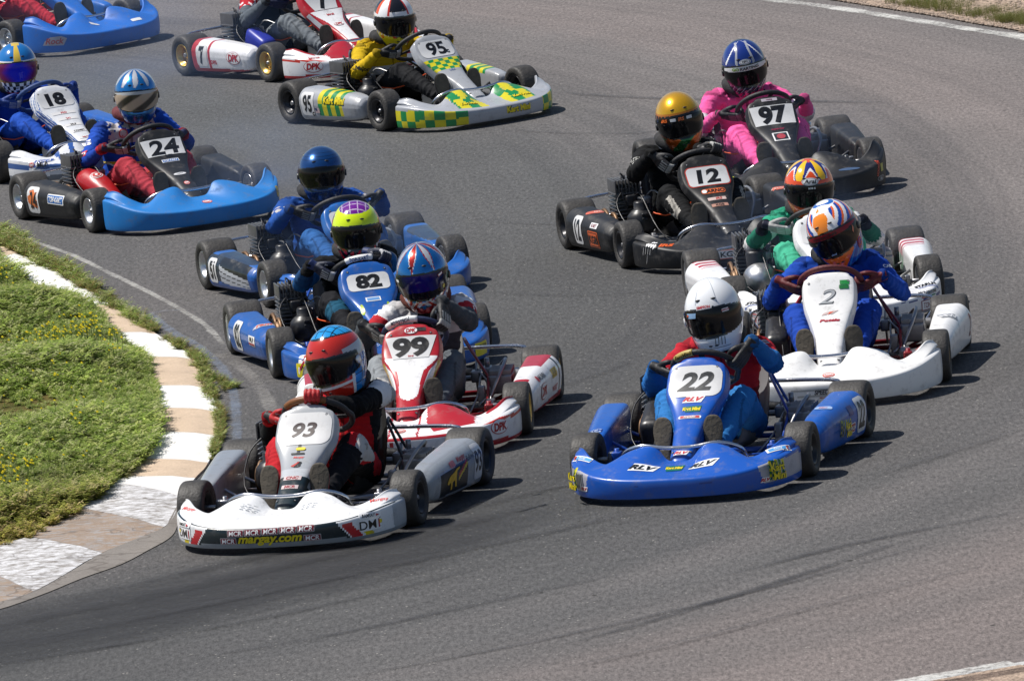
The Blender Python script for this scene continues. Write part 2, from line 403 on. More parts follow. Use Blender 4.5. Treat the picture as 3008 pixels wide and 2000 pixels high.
def exhaust_mesh():
    mb = MB(); mb.tube([(.36, .10, .24), (.36, .0, .22), (.30, -.1, .16), (.15, -.15, .15), (-.05, -.16, .15), (-.2, -.16, .15)], [.02, .024, .03, .045, .045, .025], 16, sub=4)
    return mb.mesh('exhaust_pipe', DARKM)
def swheel_mesh():
    mb = MB()       # local plane XY is the wheel plane, Z its normal to the driver; mi 0 grip, 1 metal
    mb.tube([(.165*math.sin(2*math.pi*k/48), .165*math.cos(2*math.pi*k/48)-(.012 if 20 <= k <= 28 else 0), 0) for k in range(48)], .0155, 12, closed=True)
    for a in (90, 210, 330):
        s, c = math.sin(R(a)), math.cos(R(a)); mb.box((s*.08, c*.08, -.012), (.03, .15, .006), .002, mi=1, rot=Matrix.Rotation(R(-a), 3, 'Z'))
    mb.lathe([(-.05, .001), (-.05, .03), (-.018, .032), (-.008, .03), (-.008, .001)], 20, 'Z', mi=1)
    return mb.mesh('steering_wheel', [MATTE, DARKM])
def wrap_mesh(a0, a1):
    mb = MB(); mb.tube([(.165*math.sin(R(a)), .165*math.cos(R(a)), 0) for a in np.linspace(a0, a1, 14)], .0185, 14); return mb
def tank_mesh():
    mb = MB(); mb.box((0, .90, .15), (.19, .30, .20), .05); mb.lathe([(.245, .03), (.285, .03), (.288, .001)], 18, 'Z', (-.05, .93, 0), mi=1); mb.lathe([(.245, .02), (.27, .02), (.275, .001)], 14, 'Z', (.05, .95, 0), mi=1)
    return mb.mesh('fuel_tank', [TANK, ORANGEM])
def hose_mesh():
    mb = MB(); mb.tube([(-.05, .93, .28), (-.06, .9, .36), (-.1, .82, .42), (-.12, .74, .44)], .0065, 8, sub=4)
    mb.tube([(.05, .95, .27), (.07, .9, .34), (.2, .6, .22), (.35, .3, .3)], .0045, 8, sub=4); return mb.mesh('fuel_line', ORANGEM)
def grille_mesh():
    mb = MB()      # silver radiator like silencer box beside the seat on the far side
    mb.box((-.40, .26, .16), (.13, .20, .10), .012)
    for k in range(6): mb.box((-.40, .17+k*.035, .22), (.12, .008, .03), .002)
    mb.tube([(-.33, .5, .07), (-.40, .42, .22), (-.42, .2, .27), (-.36, .05, .2)], .010, 8, sub=4)
    mb.tube([(-.25, .85, .07), (-.28, .5, .12), (-.27, .12, .18)], .006, 8, sub=2)
    mb.tube([(-.3, .6, .1), (-.34, .3, .12), (-.25, .05, .2)], .007, 8, sub=2)
    mb.box((-.31, .12, .2), (.05, .09, .05), .01); mb.tube([(-.31, .12, .22), (-.31, .12, .27)], .014, 10)
    mb.box((-.36, .62, .10), (.05, .12, .05), .01); mb.tube([(-.36, .56, .11), (-.33, .3, .16), (-.26, .10, .2)], .005, 6, sub=3)
    mb.box((-.30, .42, .12), (.04, .05, .10), .008); pass
    return mb.mesh('brake_gear', STEEL)
def cable_mesh():
    mb = MB()
    mb.tube([(.16, 1.27, .12), (.25, 1.0, .10), (.28, .7, .16), (.30, .45, .34), (.31, .36, .33)], .0045, 6, sub=4)
    mb.tube([(.33, .30, .40), (.44, .40, .30), (.42, .62, .16), (.30, .75, .08)], .0040, 6, sub=4)
    mb.tube([(.31, .36, .33), (.33, .30, .40)], .0045, 6)
    return mb.mesh('cable', BLKP)
def pump_mesh():
    mb = MB(); mb.box((.26, .42, .30), (.045, .05, .05), .01); mb.tube([(.26, .42, .33), (.22, .48, .36), (.15, .75, .27), (.06, .93, .28)], .005, 6, sub=4); return mb.mesh('fuel_pump', STEEL)
PARTS = dict(frame=frame_mesh(), bar=nerf_mesh(), pedal1=pedal_mesh(1), pedal0=pedal_mesh(-1), rbar=rear_bar_mesh(), stay1=seatstay_mesh(1), stay0=seatstay_mesh(-1), axle=axle_mesh(), stub=stub_mesh(), floor=floor_mesh(), engine=engine_mesh(), clutch=clutch_mesh(),
             guard=guard_mesh(), exhaust=exhaust_mesh(), swheel=swheel_mesh(), tank=tank_mesh(), hose=hose_mesh(), brake=grille_mesh(), seat=seat_mesh(), cable=cable_mesh(), pump=pump_mesh())
AIRB = {k: airbox_mesh(k) for k in ('dome', 'cone', 'box', 'ball')}

FR = [(0, 1.665), (.14, 1.66), (.28, 1.635), (.395, 1.585), (.48, 1.51), (.54, 1.41), (.573, 1.31), (.582, 1.225)]
IN = [(0, 1.375), (.06, 1.38), (.13, 1.35), (.24, 1.365), (.35, 1.41), (.44, 1.37), (.50, 1.29), (.535, 1.225)]
LIP = [.135, .135, .14, .15, .165, .182, .192, .195]
INZ = [.172, .182, .246, .232, .180, .204, .240, .236]
def spoiler(paint, st):
    """front spoiler: u runs from the driver's left end (-1) to the right end (+1), v from the underside over the lip to the deck's rear edge"""
    kz, ke, kh = st.get('h', 1.), st.get('eh', 0.), st.get('hump', 0.)
    tab = []
    for i in range(8):
        e = sstep(3.5, 6.5, i); c = 1-sstep(1.5, 4, i) if i else 0
        tab.append((*FR[i], *IN[i], .04+(LIP[i]-.04)*kz+ke*e, .04+(INZ[i]-.04)*kz+ke*e+kh*c))
    def fn(u, v):
        a = abs(u); s = 1 if u >= 0 else -1
        fx, fy, ix, iy, lz, iz = crom(tab, a)
        dx, dy = fx-ix, fy-iy; L = math.hypot(dx, dy); dx /= L; dy /= L
        t2 = crom(tab, min(1, a+.02)); t1 = crom(tab, max(0, a-.02)); tx, ty = t2[0]-t1[0], t2[1]-t1[1]; q = math.hypot(tx, ty)+1e-9; nx, ny = -ty/q, tx/q
        if nx*dx+ny*dy < 0: nx, ny = -nx, -ny
        K = [(fx-dx*.10, fy-dy*.10, .040), (fx-nx*.02, fy-ny*.02, .034), (fx-nx*.006, fy-ny*.006, .044), (fx, fy, .05+(lz-.05)*.35), (fx-nx*.001, fy-ny*.001, lz-.022), (fx-nx*.008, fy-ny*.008, lz-.006), (fx-nx*.026, fy-ny*.026, lz+.002),
             (fx*.68+ix*.32, fy*.68+iy*.32, lz+(iz-lz)*.30), (fx*.25+ix*.75, fy*.25+iy*.75, lz+(iz-lz)*.80), (ix+dx*.012, iy+dy*.012, iz), (ix, iy, iz-.012), (ix, iy, iz-.07)]
        x, y, z = crom(K, v); return (s*x, y, z)
    mb = MB(); pf = (lambda u, v, P: paint(u*2-1, v, P))
    NU, NV = 190, 44
    def f2(u, v): return fn(u*2-1, v)
    mb.grid(f2, NU, NV, paint=pf)
    for e in (0, NU): mb.f.append(tuple(j*(NU+1)+e for j in range(NV+1))); mb.c.append(paint(1 if e else -1, .3, mb.v[e+20*(NU+1)])); mb.m.append(0); mb.s.append(False)
    return mb
NOSE = [(.098, .795, .582), (.143, .812, .564), (.159, .845, .523), (.163, .880, .480), (.158, .925, .437), (.130, .985, .392), (.100, 1.07, .342), (.080, 1.17, .291), (.070, 1.27, .238), (.064, 1.36, .190), (.050, 1.395, .165)]
def nosecone(paint, st):
    w0 = st.get('w', 1.); sq = st.get('sq', 0.)
    def fn(u, v):
        w, y, z = crom(NOSE, v); w *= w0
        if sq: w = w*(1-sq)+(.150-.09*v)*sq
        a = (u-.5)*2; b = abs(a); s = 1 if a >= 0 else -1
        crown = .030+.05*sstep(.35, .7, v)
        if b < .74: q = b/.74; x = w*.93*math.sin(q*math.pi/2)**.95; dep = crown*(q**2.6)*.55
        else: q = (b-.74)/.26; x = w*(.93+.07*math.sin(q*math.pi/2)); dep = crown*.55+q*(.045+.03*sstep(.4, .8, v))
        top = .028*(b**2)*(1-sstep(0, .18, v))
        return (s*x, y-dep*.72, z-dep*.70-top)
    mb = MB(); mb.grid(fn, 64, 110, paint=lambda u, v, P: paint((u-.5)*2, v, P))
    # rolled rim over the top so that the panel has thickness
    def rim(u, v):
        p = Vector(fn(u, 0)); return p+Vector((0, -.05*v, -.03*v*v+.008*math.sin(v*math.pi)))
    mb.grid(rim, 64, 6, paint=lambda u, v, P: paint((u-.5)*2, 0, P))
    return mb
def _sect(n, e=.30):
    q = [(math.copysign(abs(math.cos(t))**e, math.cos(t)), math.copysign(abs(math.sin(t))**e, math.sin(t))) for t in (2*math.pi*i/2400 for i in range(2401))]
    d = np.concatenate([[0], np.cumsum([math.hypot((b[0]-a[0])*.11, (b[1]-a[1])*.12) for a, b in zip(q, q[1:])])]); u = np.linspace(0, d[-1], n+1)
    return list(zip(np.interp(u, d, [a[0] for a in q]), np.interp(u, d, [a[1] for a in q])))
SECT = _sect(96)
def pod(side, paint, st):
    L0, L1 = st.get('y0', .175), st.get('y1', .83); hh = st.get('ph', 1.)
    prof = [(0, .70, .78), (.012, .92, .93), (.035, 1., 1.), (.2, 1., 1.), (.5, 1., 1.), (.8, .98, .95), (.90, .93, .88), (.96, .82, .78), (.99, .62, .62), (1, .35, .4)]
    def fn(u, v):
        y = L0+(L1-L0)*v; s = None
        for i in range(len(prof)-1):
            if prof[i][0] <= v <= prof[i+1][0]+1e-9:
                t = (v-prof[i][0])/(prof[i+1][0]-prof[i][0]); s = (prof[i][1]*(1-t)+prof[i+1][1]*t, prof[i][2]*(1-t)+prof[i+1][2]*t); break
        xo = .715-.090*v; xi = .520-.025*v; zc = .160-.010*v; hz = (.118-.022*v)*hh
        hx = (xo-xi)/2; px, pz = SECT[int(round(u*96)) % 96]
        lean = (-.040*max(0, (pz-.35)/.65)**1.5-.018*max(0, -pz))*sstep(-.6, 1, px)
        return (side*((xo+xi)/2+hx*px*s[0]+lean+(1-s[0])*.012), y, zc+hz*pz*s[1]-(1-s[1])*.01)
    mb = MB(); mb.grid(fn, 96, 100, cu=True, paint=lambda u, v, P: paint(v, P, 'o' if abs(P.x) > (.672-.090*v) else 't'))
    n = 96
    mb.f.append(tuple(range(n))); mb.f.append(tuple(100*n+i for i in range(n)))
    mb.c += [mb.c[0], mb.c[-1]]; mb.m += [0, 0]; mb.s += [False, False]
    return mb

def kart(k):
    """k: the kart's own settings"""
    root = bpy.data.objects.new('racing_kart', None); C.objects.link(root); root.empty_display_size = .2
    x, y, th = k['pose']; root.location = (x, y, 0); root.rotation_euler = (0, R(k.get('roll', 0)), R(th)); zs = k.get('zs', 1.); root.scale = (1, 1, zs)
    tag(root, k['label'], 'racing kart', 'racing karts on the track')
    P = PARTS; fc = mat('frame_paint_'+k['fcname'], k['fcol'], .3, coat=.3, dirt=.3, metal=k.get('fmetal', .0))
    rimM = {'gold': GOLD, 'alu': ALU, 'black': BLKR}[k['rim']]
    link('frame', P['frame'], root, mats=[fc]); link('front_bar', P['bar'], root, mats=[k.get('barm', CHROME)]); link('rear_bar', P['rbar'], root)
    for q in '10': link('seat_stay', P['stay'+q], root, mats=[k.get('stm', fc)]); link('pedal', P['pedal'+q], root)
    link('rear_axle', P['axle'], root); link('floor_pan', P['floor'], root); link('brake_gear', P['brake'], root)
    seatc = k.get('seat', (.06, .06, .07)); link('seat', P['seat'], root, mats=[mat('seat_shell_%02x' % int(seatc[0]*255), seatc, .3, coat=.3, dirt=.3)])
    e = link('engine', P['engine'], root); link('airbox', AIRB[k.get('airbox', 'dome')], root, mats=[k.get('abmat', BLKP), DARKM] )
    link('clutch_drum', P['clutch'], e, mats=[k.get('cmat', RUST)]); link('exhaust_pipe', P['exhaust'], root); link('chain_guard', P['guard'], e, mats=[k.get('gmat', RUST)])
    link('cable', P['cable'], root); link('fuel_pump', P['pump'], root)
    link('fuel_tank', P['tank'], root); link('fuel_line', P['hose'], root, mats=[k.get('hose', ORANGEM)])
    for s in (1, -1):
        a = k.get('steer', 0)
        w = link('front_wheel', None, root, (s*.550, WB, .139/zs), (0, 0, R(a))); w.scale = (1, 1, 1/zs)
        link('tyre', TYF, w); link('rim', RMF, w, mats=[rimM]); st = link('stub_axle', P['stub'], w, rot=(0, 0, 0 if s > 0 else math.pi))
        w = link('rear_wheel', None, root, (s*.590, 0, .148/zs)); w.scale = (1, 1, 1/zs); link('tyre', TYR, w); link('rim', RMR, w, mats=[rimM])
    sw = link('steering_wheel', P['swheel'], root, WC, mats=[mat('grip_'+k.get('gripname', 'black'), k.get('grip', (.02, .02, .022)), .6, bump=.3, bscale=80), DARKM])
    sw.rotation_euler = (R(90-35)-0, 0, 0); sw.rotation_mode = 'XYZ'
    M = Matrix((EX, EY, EX.cross(EY))).transposed(); sw.rotation_mode = 'QUATERNION'; sw.rotation_quaternion = (M @ Matrix.Rotation(R(-k.get('sw', 0)), 3, 'Z')).to_quaternion()
    if 'wrap' in k:
        a0, a1, wc_, wt, wtc = k['wrap']; wm = wrap_mesh(a0-k.get('sw', 0), a1-k.get('sw', 0)); wo = link('grip_wrap', wm.mesh('grip_wrap', mat('wrap_%02x%02x' % (int(wc_[0]*255), int(wc_[2]*255)), wc_, .5)), sw)
        if wt:
            am = R((a0+a1)/2-k.get('sw', 0)); st = Sticker(wm.bvh(), (.165*math.sin(am), .165*math.cos(am), -.0), (.0, .62, -.78), up=(math.sin(am)*.5, 1, 0), rot=k.get('wr', 0)); st.text(wt, .020, wtc, 0, 0, .03, .1, w=.11); st.done('lettering', wo)
    bodym = k.get('bodym', PAINT)
    nb = nosecone(k['nose'], k); no = nb.build('nose_panel', bodym, root)
    fb = spoiler(k['bumper'], k); fo = fb.build('front_spoiler', bodym, root)
    pods = {}
    for s in (1, -1):
        pb = pod(s, k['pod'], k); pods[s] = (pb.bvh(), pb.build('side_pod', bodym, root))
    nbv, fbv = nb.bvh(), fb.bvh()
    pads = dict(root=root, nose=(nbv, no), bump=(fbv, fo), pr=pods[1], pl=pods[-1])
    k['stickers'](pads, k)
    for bx_, by_, bz_ in ((.105, .83, .545), (-.105, .83, .545), (.045, 1.33, .21), (-.045, 1.33, .21)):
        Sticker(nbv, (bx_, by_, bz_), NN).oval(.013, .013, (.02, .02, .02)).oval(.007, .007, (.35, .35, .36)).done('bolt', no)
    return root
WC = Vector((0, .635, .505)); EX = Vector((1, 0, 0)); EY = Vector((0, math.sin(R(50)), math.cos(R(50))))
NN = (0, .70, .71)       # outward direction of the nose panel's plate
def s_nose(p, x, y, z): return Sticker(p['nose'][0], (x, y, z), NN)
def s_bump(p, x, z, yaw=0.):         # x to the driver's right, yaw turns the facing direction towards the driver's right
    return Sticker(p['bump'][0], (x, 1.5, z), (math.sin(R(yaw)), math.cos(R(yaw)), .0))
def s_deck(p, x, y, n=(0, .45, .9), rot=0): return Sticker(p['bump'][0], (x, y, .2), n, up=(0, -1, .5), rot=rot)
def s_pod(p, side, y, z=.17, rot=0):
    return Sticker(p['pr' if side > 0 else 'pl'][0], (side*.66, y, z), (side, .1, .12), rot=rot)
def plate(p, num, w=.255, h=.17, dig=.095, bold=.04, shear=0., sx=1., col=BLACK, y=.885, z=.482, r=.22, bg=WHITE, rot=0, border=None, trap=None, dy=0, space=1., extra=None):
    s = s_nose(p, 0, y, z); dig *= 1.30; w *= 1.10; h *= 1.12
    if trap: s.poly([(-w/2, h/2), (-w/2*trap, -h/2), (w/2*trap, -h/2), (w/2, h/2)][::-1], bg)
    else:
        if border: s.rect(w+.012, h+.012, border, r=r)
        s.rect(w, h, bg, r=r)
    s.text(num, dig, col, 0, dy, bold, shear, sx, space=space, rot=rot)
    if extra: extra(s)
    return s.done('number_plate', p['nose'][1])
def podnum(p, side, num, y=.262, w=.115, h=.19, dig=.10, bold=.03, sx=.62, shear=0, col=BLACK, bg=WHITE, space=1., z=.175, extra=None):
    h *= .88; z -= .012; s = s_pod(p, side, y, z); s.rect(w, h, bg, r=.2).text(num, dig, col, 0, 0, bold, shear, sx, space=space)
    if extra: extra(s)
    return s.done('number_plate', p['pr' if side > 0 else 'pl'][1])
def par(p, side): return p['pr' if side > 0 else 'pl'][1]

# ------------------------------------------------------------------ drivers
def remesh(mb, vox, smooth_it=2, fac=.5):
    """fuse overlapping closed tubes into one continuous surface; returns (verts array, faces)"""
    me = bpy.data.meshes.new('tmp'); me.from_pydata([tuple(v) for v in mb.v], [], mb.f)
    bm = bmesh.new(); bm.from_mesh(me); bmesh.ops.recalc_face_normals(bm, faces=bm.faces[:]); bm.to_mesh(me); bm.free()
    ob = bpy.data.objects.new('tmp', me); C.objects.link(ob)
    md = ob.modifiers.new('r', 'REMESH'); md.mode = 'VOXEL'; md.voxel_size = vox
    if smooth_it: sm = ob.modifiers.new('s', 'SMOOTH'); sm.iterations = smooth_it; sm.factor = fac
    dg = bpy.context.evaluated_depsgraph_get(); ev = bpy.data.meshes.new_from_object(ob.evaluated_get(dg), depsgraph=dg)
    n = len(ev.vertices); co = np.empty(n*3, np.float32); ev.vertices.foreach_get('co', co)
    no = np.empty(n*3, np.float32); ev.vertices.foreach_get('normal', no)
    fs = [tuple(p.vertices) for p in ev.polygons]
    bpy.data.objects.remove(ob); bpy.data.meshes.remove(me); bpy.data.meshes.remove(ev)
    return co.reshape(-1, 3), no.reshape(-1, 3), fs
def hand_mesh(side):
    """gloved hand closed round a rim that runs along local X; wrist towards -Y, outward (knuckles) +Z. side +1: driver's right hand. mi 0 back, 1 fingers, 2 cuff"""
    mb = MB(); s = side       # thumb on the inner side (towards the other hand): -X for the right hand
    mb.tube([(0, -.135, .012), (0, -.10, .014), (0, -.075, .018)], [.036, .031, .030], 14, ell=(1.05, .85))
    for i in range(4):
        x = s*(-.030+.0205*i)
        mb.tube([(x*.6, -.085, .018), (x*.9, -.045, .026), (x, -.008, .031)], [.018, .017, .0145], 10)
    ln = (1.0, 1.08, 1.03, .88)
    for i in range(4):
        x = s*(-.031+.0208*i); q = ln[i]
        mb.tube([(x, -.012, .031), (x, .018*q, .029), (x, .032*q, .006), (x, .024*q, -.018), (x*.97, .004, -.026)], [.0138, .0122, .0118, .0108, .0085], 10, sub=3)
    mb.tube([(-s*.018, -.085, .004), (-s*.046, -.052, -.002), (-s*.050, -.024, -.014), (-s*.030, -.004, -.030)], [.017, .0155, .0135, .010], 10, sub=3)
    co, no, fs = remesh(mb, .0042, 1, .4)
    me = bpy.data.meshes.new('glove'); me.from_pydata(co.tolist(), [], fs)
    for _ in range(3): me.materials.append(LEATHER)
    mi = []
    for f in fs:
        c = co[list(f)].mean(0)
        if c[1] < -.098: mi.append(2)
        elif c[1] < -.004 and c[2] > .005: 
            k = (c[0]/.0208*s+1.5)
            mi.append(1 if abs(k-round(k)) < .28 and c[1] > -.05 else 0)
        elif c[2] > .012 and .004 < c[1] < .03: mi.append(1)
        else: mi.append(0)
    me.polygons.foreach_set('material_index', mi); me.polygons.foreach_set('use_smooth', [True]*len(fs)); return me
HAND = {1: hand_mesh(1), -1: hand_mesh(-1)}
def shoe_mesh():
    """sole faces +Y, heel at z 0, toe at z .26; mi 0 upper, 1 sole"""
    mb = MB(); W_ = [(.0, .026, .020), (.02, .034, .045), (.06, .035, .060), (.10, .033, .050), (.15, .040, .034), (.19, .046, .027), (.23, .042, .021), (.255, .028, .014), (.264, .010, .006)]
    def up(u, v):
        z, w, d = crom(W_, v); a = 2*math.pi*u; c, q = math.cos(a), math.sin(a)
        return (w*math.copysign(abs(c)**.8, c), -.004-d*(1-q)*.9 if q < 1 else 0, z)
    mb.grid(up, 28, 26, cu=True)
    def so_(u, v):
        z, w, d = crom(W_, v); a = (u-.5)*2; return (w*1.07*a, .001+.004*math.sqrt(max(0, 1-a*a))*sstep(0, .08, v)*sstep(1, .9, v), z*1.02-.002)
    mb.grid(so_, 14, 26, mi=1)
    mb.grid(lambda u, v: (so_(1 if u > .5 else 0, v)[0], .001-(.012*((u*2) % 1 if u < 1 else 1)), so_(0, v)[2]), 2, 26, mi=1)
    mb.tube([(0, -.055, .05), (0, -.085, .085), (0, -.12, .12)], [.042, .044, .045], 16)
    mb.f.append(tuple(range(28))); mb.c.append((1, 1, 1)); mb.m.append(0); mb.s.append(False)
    return mb.mesh('shoe', [LEATHER, SOLE])
SHOE = shoe_mesh()

def helmet_pt(az, ph, off=0.):
    """az: 0 front, + driver's right; ph 0 top .. 150 deg"""
    sp, cp = math.sin(ph), math.cos(ph)
    lo = cp < 0
    s = sp if not lo else sp**.55
    ca, sa = math.cos(az), math.sin(az)
    z = (.152 if not lo else .192)*cp
    k = sstep(.02, -.17, z)
    rx = .130*(1-.10*k); ry = (.160+.010*sstep(-.03, -.12, z)) if ca > 0 else .165*(1-.16*k)
    e = .90 if ca > 0 else 1
    x = rx*s*math.copysign(abs(sa)**.95, sa); y = ry*s*math.copysign(abs(ca)**e, ca)+.004
    if ca > 0: y += .012*sstep(-.07, -.11, z)*ca**2         # chin bar
    p = Vector((x, y, z))
    if off: n = Vector((x/(rx*rx), y/(ry*ry), z/(.15*.15)*(.35 if lo else 1))).normalized(); p += n*off
    return p
def zph(z): return math.acos(max(-1, min(1, z/.152))) if z >= 0 else math.acos(max(-1, z/.192))
def vtop(az): return .040-.018*(abs(az)/1.45)**2
def vbot(az): return -.080+.030*(abs(az)/1.45)**2
def helmet(parent, k):
    paint = k['paint']; vp = k.get('vpaint', lambda az, z: BLACK)
    mb = MB(); PH = R(148)
    def fn(u, v): return helmet_pt((u-.5)*2*math.pi, v*PH+1e-4)
    def pt(u, v, P):
        az = (u-.5)*2*math.pi
        if abs(az) < 1.56 and vbot(az)-.010 < P.z < vtop(az)+.008: return (.012, .012, .013)
        return paint(az, P.z, P)
    mb.grid(fn, 144, 100, cu=True, paint=pt)
    def inn(u, v): p = fn(u, 1); return Vector((p.x*(1-.12*v), p.y*(1-.12*v), p.z+.03*math.sin(v*2)-.0*v))
    mb.grid(inn, 144, 4, cu=True, col=(.015, .015, .016))
    o = mb.build('helmet', k.get('hm', HELM), parent)
    vb = MB()
    def vf(u, v):
        az = (u-.5)*2*1.50; z = vtop(az)*(1-v)+vbot(az)*v; return helmet_pt(az, zph(z), .0045+.002*math.sin(math.pi*u))
    vb.grid(vf, 90, 26, paint=lambda u, v, P: vp((u-.5)*3.0, P.z))
    # edge of the shield folded to the shell
    def ve(u, v):
        az = (u-.5)*3.0; return helmet_pt(az, zph(vtop(az)), .0055*(1-v)+.0005)
    vb.grid(ve, 90, 1, col=(.01, .01, .01))
    vo = vb.build('visor', VISOR, o)
    pv = [k.get('pivot', BLKP)]
    for s in (-1, 1):
        fit = MB(); p = helmet_pt(s*1.48, zph(-.018), .004); fit.lathe([(s*-.006, .020), (s*.004, .020), (s*.006, .017), (s*.006, .001)], 24, 'X', p); fit.build('pivot_cap', pv, o)
        fit = MB(); p = helmet_pt(s*.30, zph(.078), .001); fit.ball(p, (.013, .004, .005), 10); fit.build('vent', [BLKP], o)
        fit = MB(); p = helmet_pt(s*.12, zph(-.122), .001); fit.ball(p, (.010, .003, .004), 10); fit.build('vent', [BLKP], o)
    hb = mb.bvh(); vbv = vb.bvh()
    if 'art' in k: k['art'](o, hb, vo, vbv)
    return o
def s_helm(b, az, z, rot=0):
    n = (math.sin(az), math.cos(az), .35 if z > .03 else 0); P = helmet_pt(az, zph(z)); return Sticker(b, P, n, rot=rot)

def driver(k, d):
    th = k['pose'][2]; lx = d.get('lx', -.04)       # lean of the head, negative to the driver's left
    hz = d.get('hz', .775); hy = d.get('hy', .27)
    HC = Vector((lx, hy, hz))
    sh = {}
    pel = Vector((0, .20, .135)); chest = Vector((lx*.55, .125, .44)); neck = Vector((lx*.85, .165, hz-.19))
    for s in (1, -1): sh[s] = Vector((lx*.7+s*.195, .15, hz-.222+s*lx*.25))
    bones = []      # part, side, p0, p1, radii
    def rimp(a): return WC+.165*(math.sin(R(a))*EX+math.cos(R(a))*EY)
    wr = {}; hm = {}
    for s in (1, -1):
        a = d['hr'] if s > 0 else d['hl']; rp = rimp(a)
        tang = (math.cos(R(a))*EX-math.sin(R(a))*EY); zl = EX.cross(EY)     # wheel normal: points to the driver and up? 
        rad = (math.sin(R(a))*EX+math.cos(R(a))*EY)
        el = sh[s].lerp(rp, .5)+Vector((s*.16, -.08, -.14))
        toel = (el-rp); yl = -(toel-tang*toel.dot(tang)).normalized(); xl = tang; zl = xl.cross(yl).normalized()
        if zl.dot(rad) < 0: xl = -xl; zl = -zl
        M = Matrix((xl, yl, zl)).transposed(); hm[s] = (rp, M, (1 if xl.dot(tang) > 0 else -1)*s)
        wr[s] = rp+M @ Vector((0, -.125, .012))
        U, F = .292, .262                                                      # elbow by two-bone reach
        S0, W0 = sh[s], wr[s]; dv = W0-S0; D = min(dv.length, U+F-.01); ax = dv.normalized()
        q = (U*U-F*F+D*D)/(2*D); hgt = math.sqrt(max(U*U-q*q, .0004)); out = Vector((s*.80, -.15, -1.0+d.get('elup', 0))); out = (out-ax*out.dot(ax)).normalized()
        E_ = S0+ax*q+out*hgt
        bones += [('uarm', s, S0, E_, (.061, .051)), ('farm', s, E_, W0, (.050, .035))]
    for s in (1, -1):
        hip = Vector((s*.095, .24, .135)); kn = Vector((s*(.19+d.get('kn', 0)), .70, .335+d.get('kz', 0))); an = Vector((s*.135, 1.055, .175))
        bones += [('thigh', s, hip, kn, (.094, .071)), ('calf', s, kn, an, (.067, .050))]
    mb = MB()
    for part, s, a, b, (r0, r1) in bones:
        L = (b-a); n = 7; pts = [a+L*i/n for i in range(n+1)]
        bulge = [1, 1.05, 1.06, 1.04, 1.02, 1, .99, 1] if part in ('uarm', 'thigh') else [1, 1.06, 1.10, 1.06, 1.0, .95, .93, .95]
        mb.tube(pts, [(r0+(r1-r0)*i/n)*bulge[i] for i in range(n+1)], 16); mb.ball(a, r0*1.0, 16); mb.ball(b, r1*1.02, 14)
    T = [(pel, .165, .12), (pel+Vector((0, -.05, .07)), .155, .115), (pel.lerp(chest, .5), .158, .110), (chest, .182, .120), (chest+Vector((lx*.1, .012, .08)), .190, .110), (chest.lerp(neck, .75), .125, .085), (neck, .070, .068), (neck+Vector((lx*.1, .03, .05)), .062, .062)]
    def tf(u, v):
        pts = [(*p, a, b) for p, a, b in T]; x, y, z, a, b = crom(pts, v); t = 2*math.pi*u; return (x+a*math.cos(t), y+b*math.sin(t), z)
    mb.grid(tf, 26, 24, cu=True); nn = 26; o0 = len(mb.v)-nn*25; mb.f += [tuple(o0+i for i in range(nn)), tuple(o0+24*nn+i for i in range(nn))]; mb.c += [(1, 1, 1)]*2; mb.m += [0, 0]; mb.s += [False]*2
    for s in (1, -1): mb.ball(sh[s]+Vector((-s*.03, 0, .0)), (.085, .075, .072), 16); mb.ball(Vector((s*.09, .17, .125)), (.10, .11, .09), 14)
    co, no, fs = remesh(mb, .0095, 4, .5)
    segs = [('torso', 0, pel, chest), ('torso', 0, chest, neck)]+[(p, s, a, b) for p, s, a, b, r in bones]
    rad = [.15, .12]+[sum(r)/2 for *_, r in bones]
    A = np.array([tuple(s[2]) for s in segs]); B = np.array([tuple(s[3]) for s in segs])
    def near(P):
        D = []; TT = []
        for i in range(len(segs)):
            ab = B[i]-A[i]; t = np.clip(((P-A[i]) @ ab)/(ab @ ab), 0, 1); D.append(np.linalg.norm(P-(A[i]+t[:, None]*ab), axis=1)/rad[i]); TT.append(t)
        D = np.array(D); i = D.argmin(0); return i, np.array(TT)[i, np.arange(len(P))]
    bi, bt = near(co); sd_ = d.get('seed', 1)*3.7
    disp = np.empty(len(co))
    for q in range(len(co)):
        p = Vector(co[q]); i = bi[q]; ax = (B[i]-A[i]); ax = Vector(ax/np.linalg.norm(ax)); t = bt[q]
        al = p.dot(ax); pp = p*9+ax*al*22+Vector((sd_, i*5., 0)); w = noise.noise(pp); w2 = noise.noise(p*38+Vector((i, sd_, 0)))
        am = .0045+.0085*(abs(t-.5)*2)**1.5 if segs[i][0] != 'torso' else .007
        rg = 1-min(1, abs(w)*3.2); disp[q] = am*.75*(rg*1.4-.6)+.0012*w2
    fa = np.array([co[list(f)].mean(0) for f in fs]); fi, ft = near(fa)
    co = co+no*disp[:, None]
    def worn(part, side, t, p):                  # the suit's own colours plus seams, zip, belt and cuffs
        q = d['suit'](part, side, t, p); k = 1.
        if part == 'torso' and abs(p[0]-lx*.45) < .006 and p[1] > .15: k = .35
        elif part == 'torso' and abs(p[2]-.235) < .010: k = .5
        elif part == 'uarm' and t < .045: k = .55
        elif part == 'farm' and t > .94: k = .5
        elif part == 'uarm' and .955 < t: k = .8
        elif part in ('thigh', 'calf') and abs(p[0]*side-(.262 if part == 'thigh' else .215)) < .005: k = .6
        return tuple(x*k for x in q)
    cols = [worn(segs[i][0], segs[i][1], float(t), p) for i, t, p in zip(fi, ft, fa)]
    me = bpy.data.meshes.new('person'); me.from_pydata(co.tolist(), [], fs); me.materials.append(SUIT)
    me.polygons.foreach_set('use_smooth', [True]*len(fs))
    ca = me.color_attributes.new('Col', 'FLOAT_COLOR', 'CORNER')
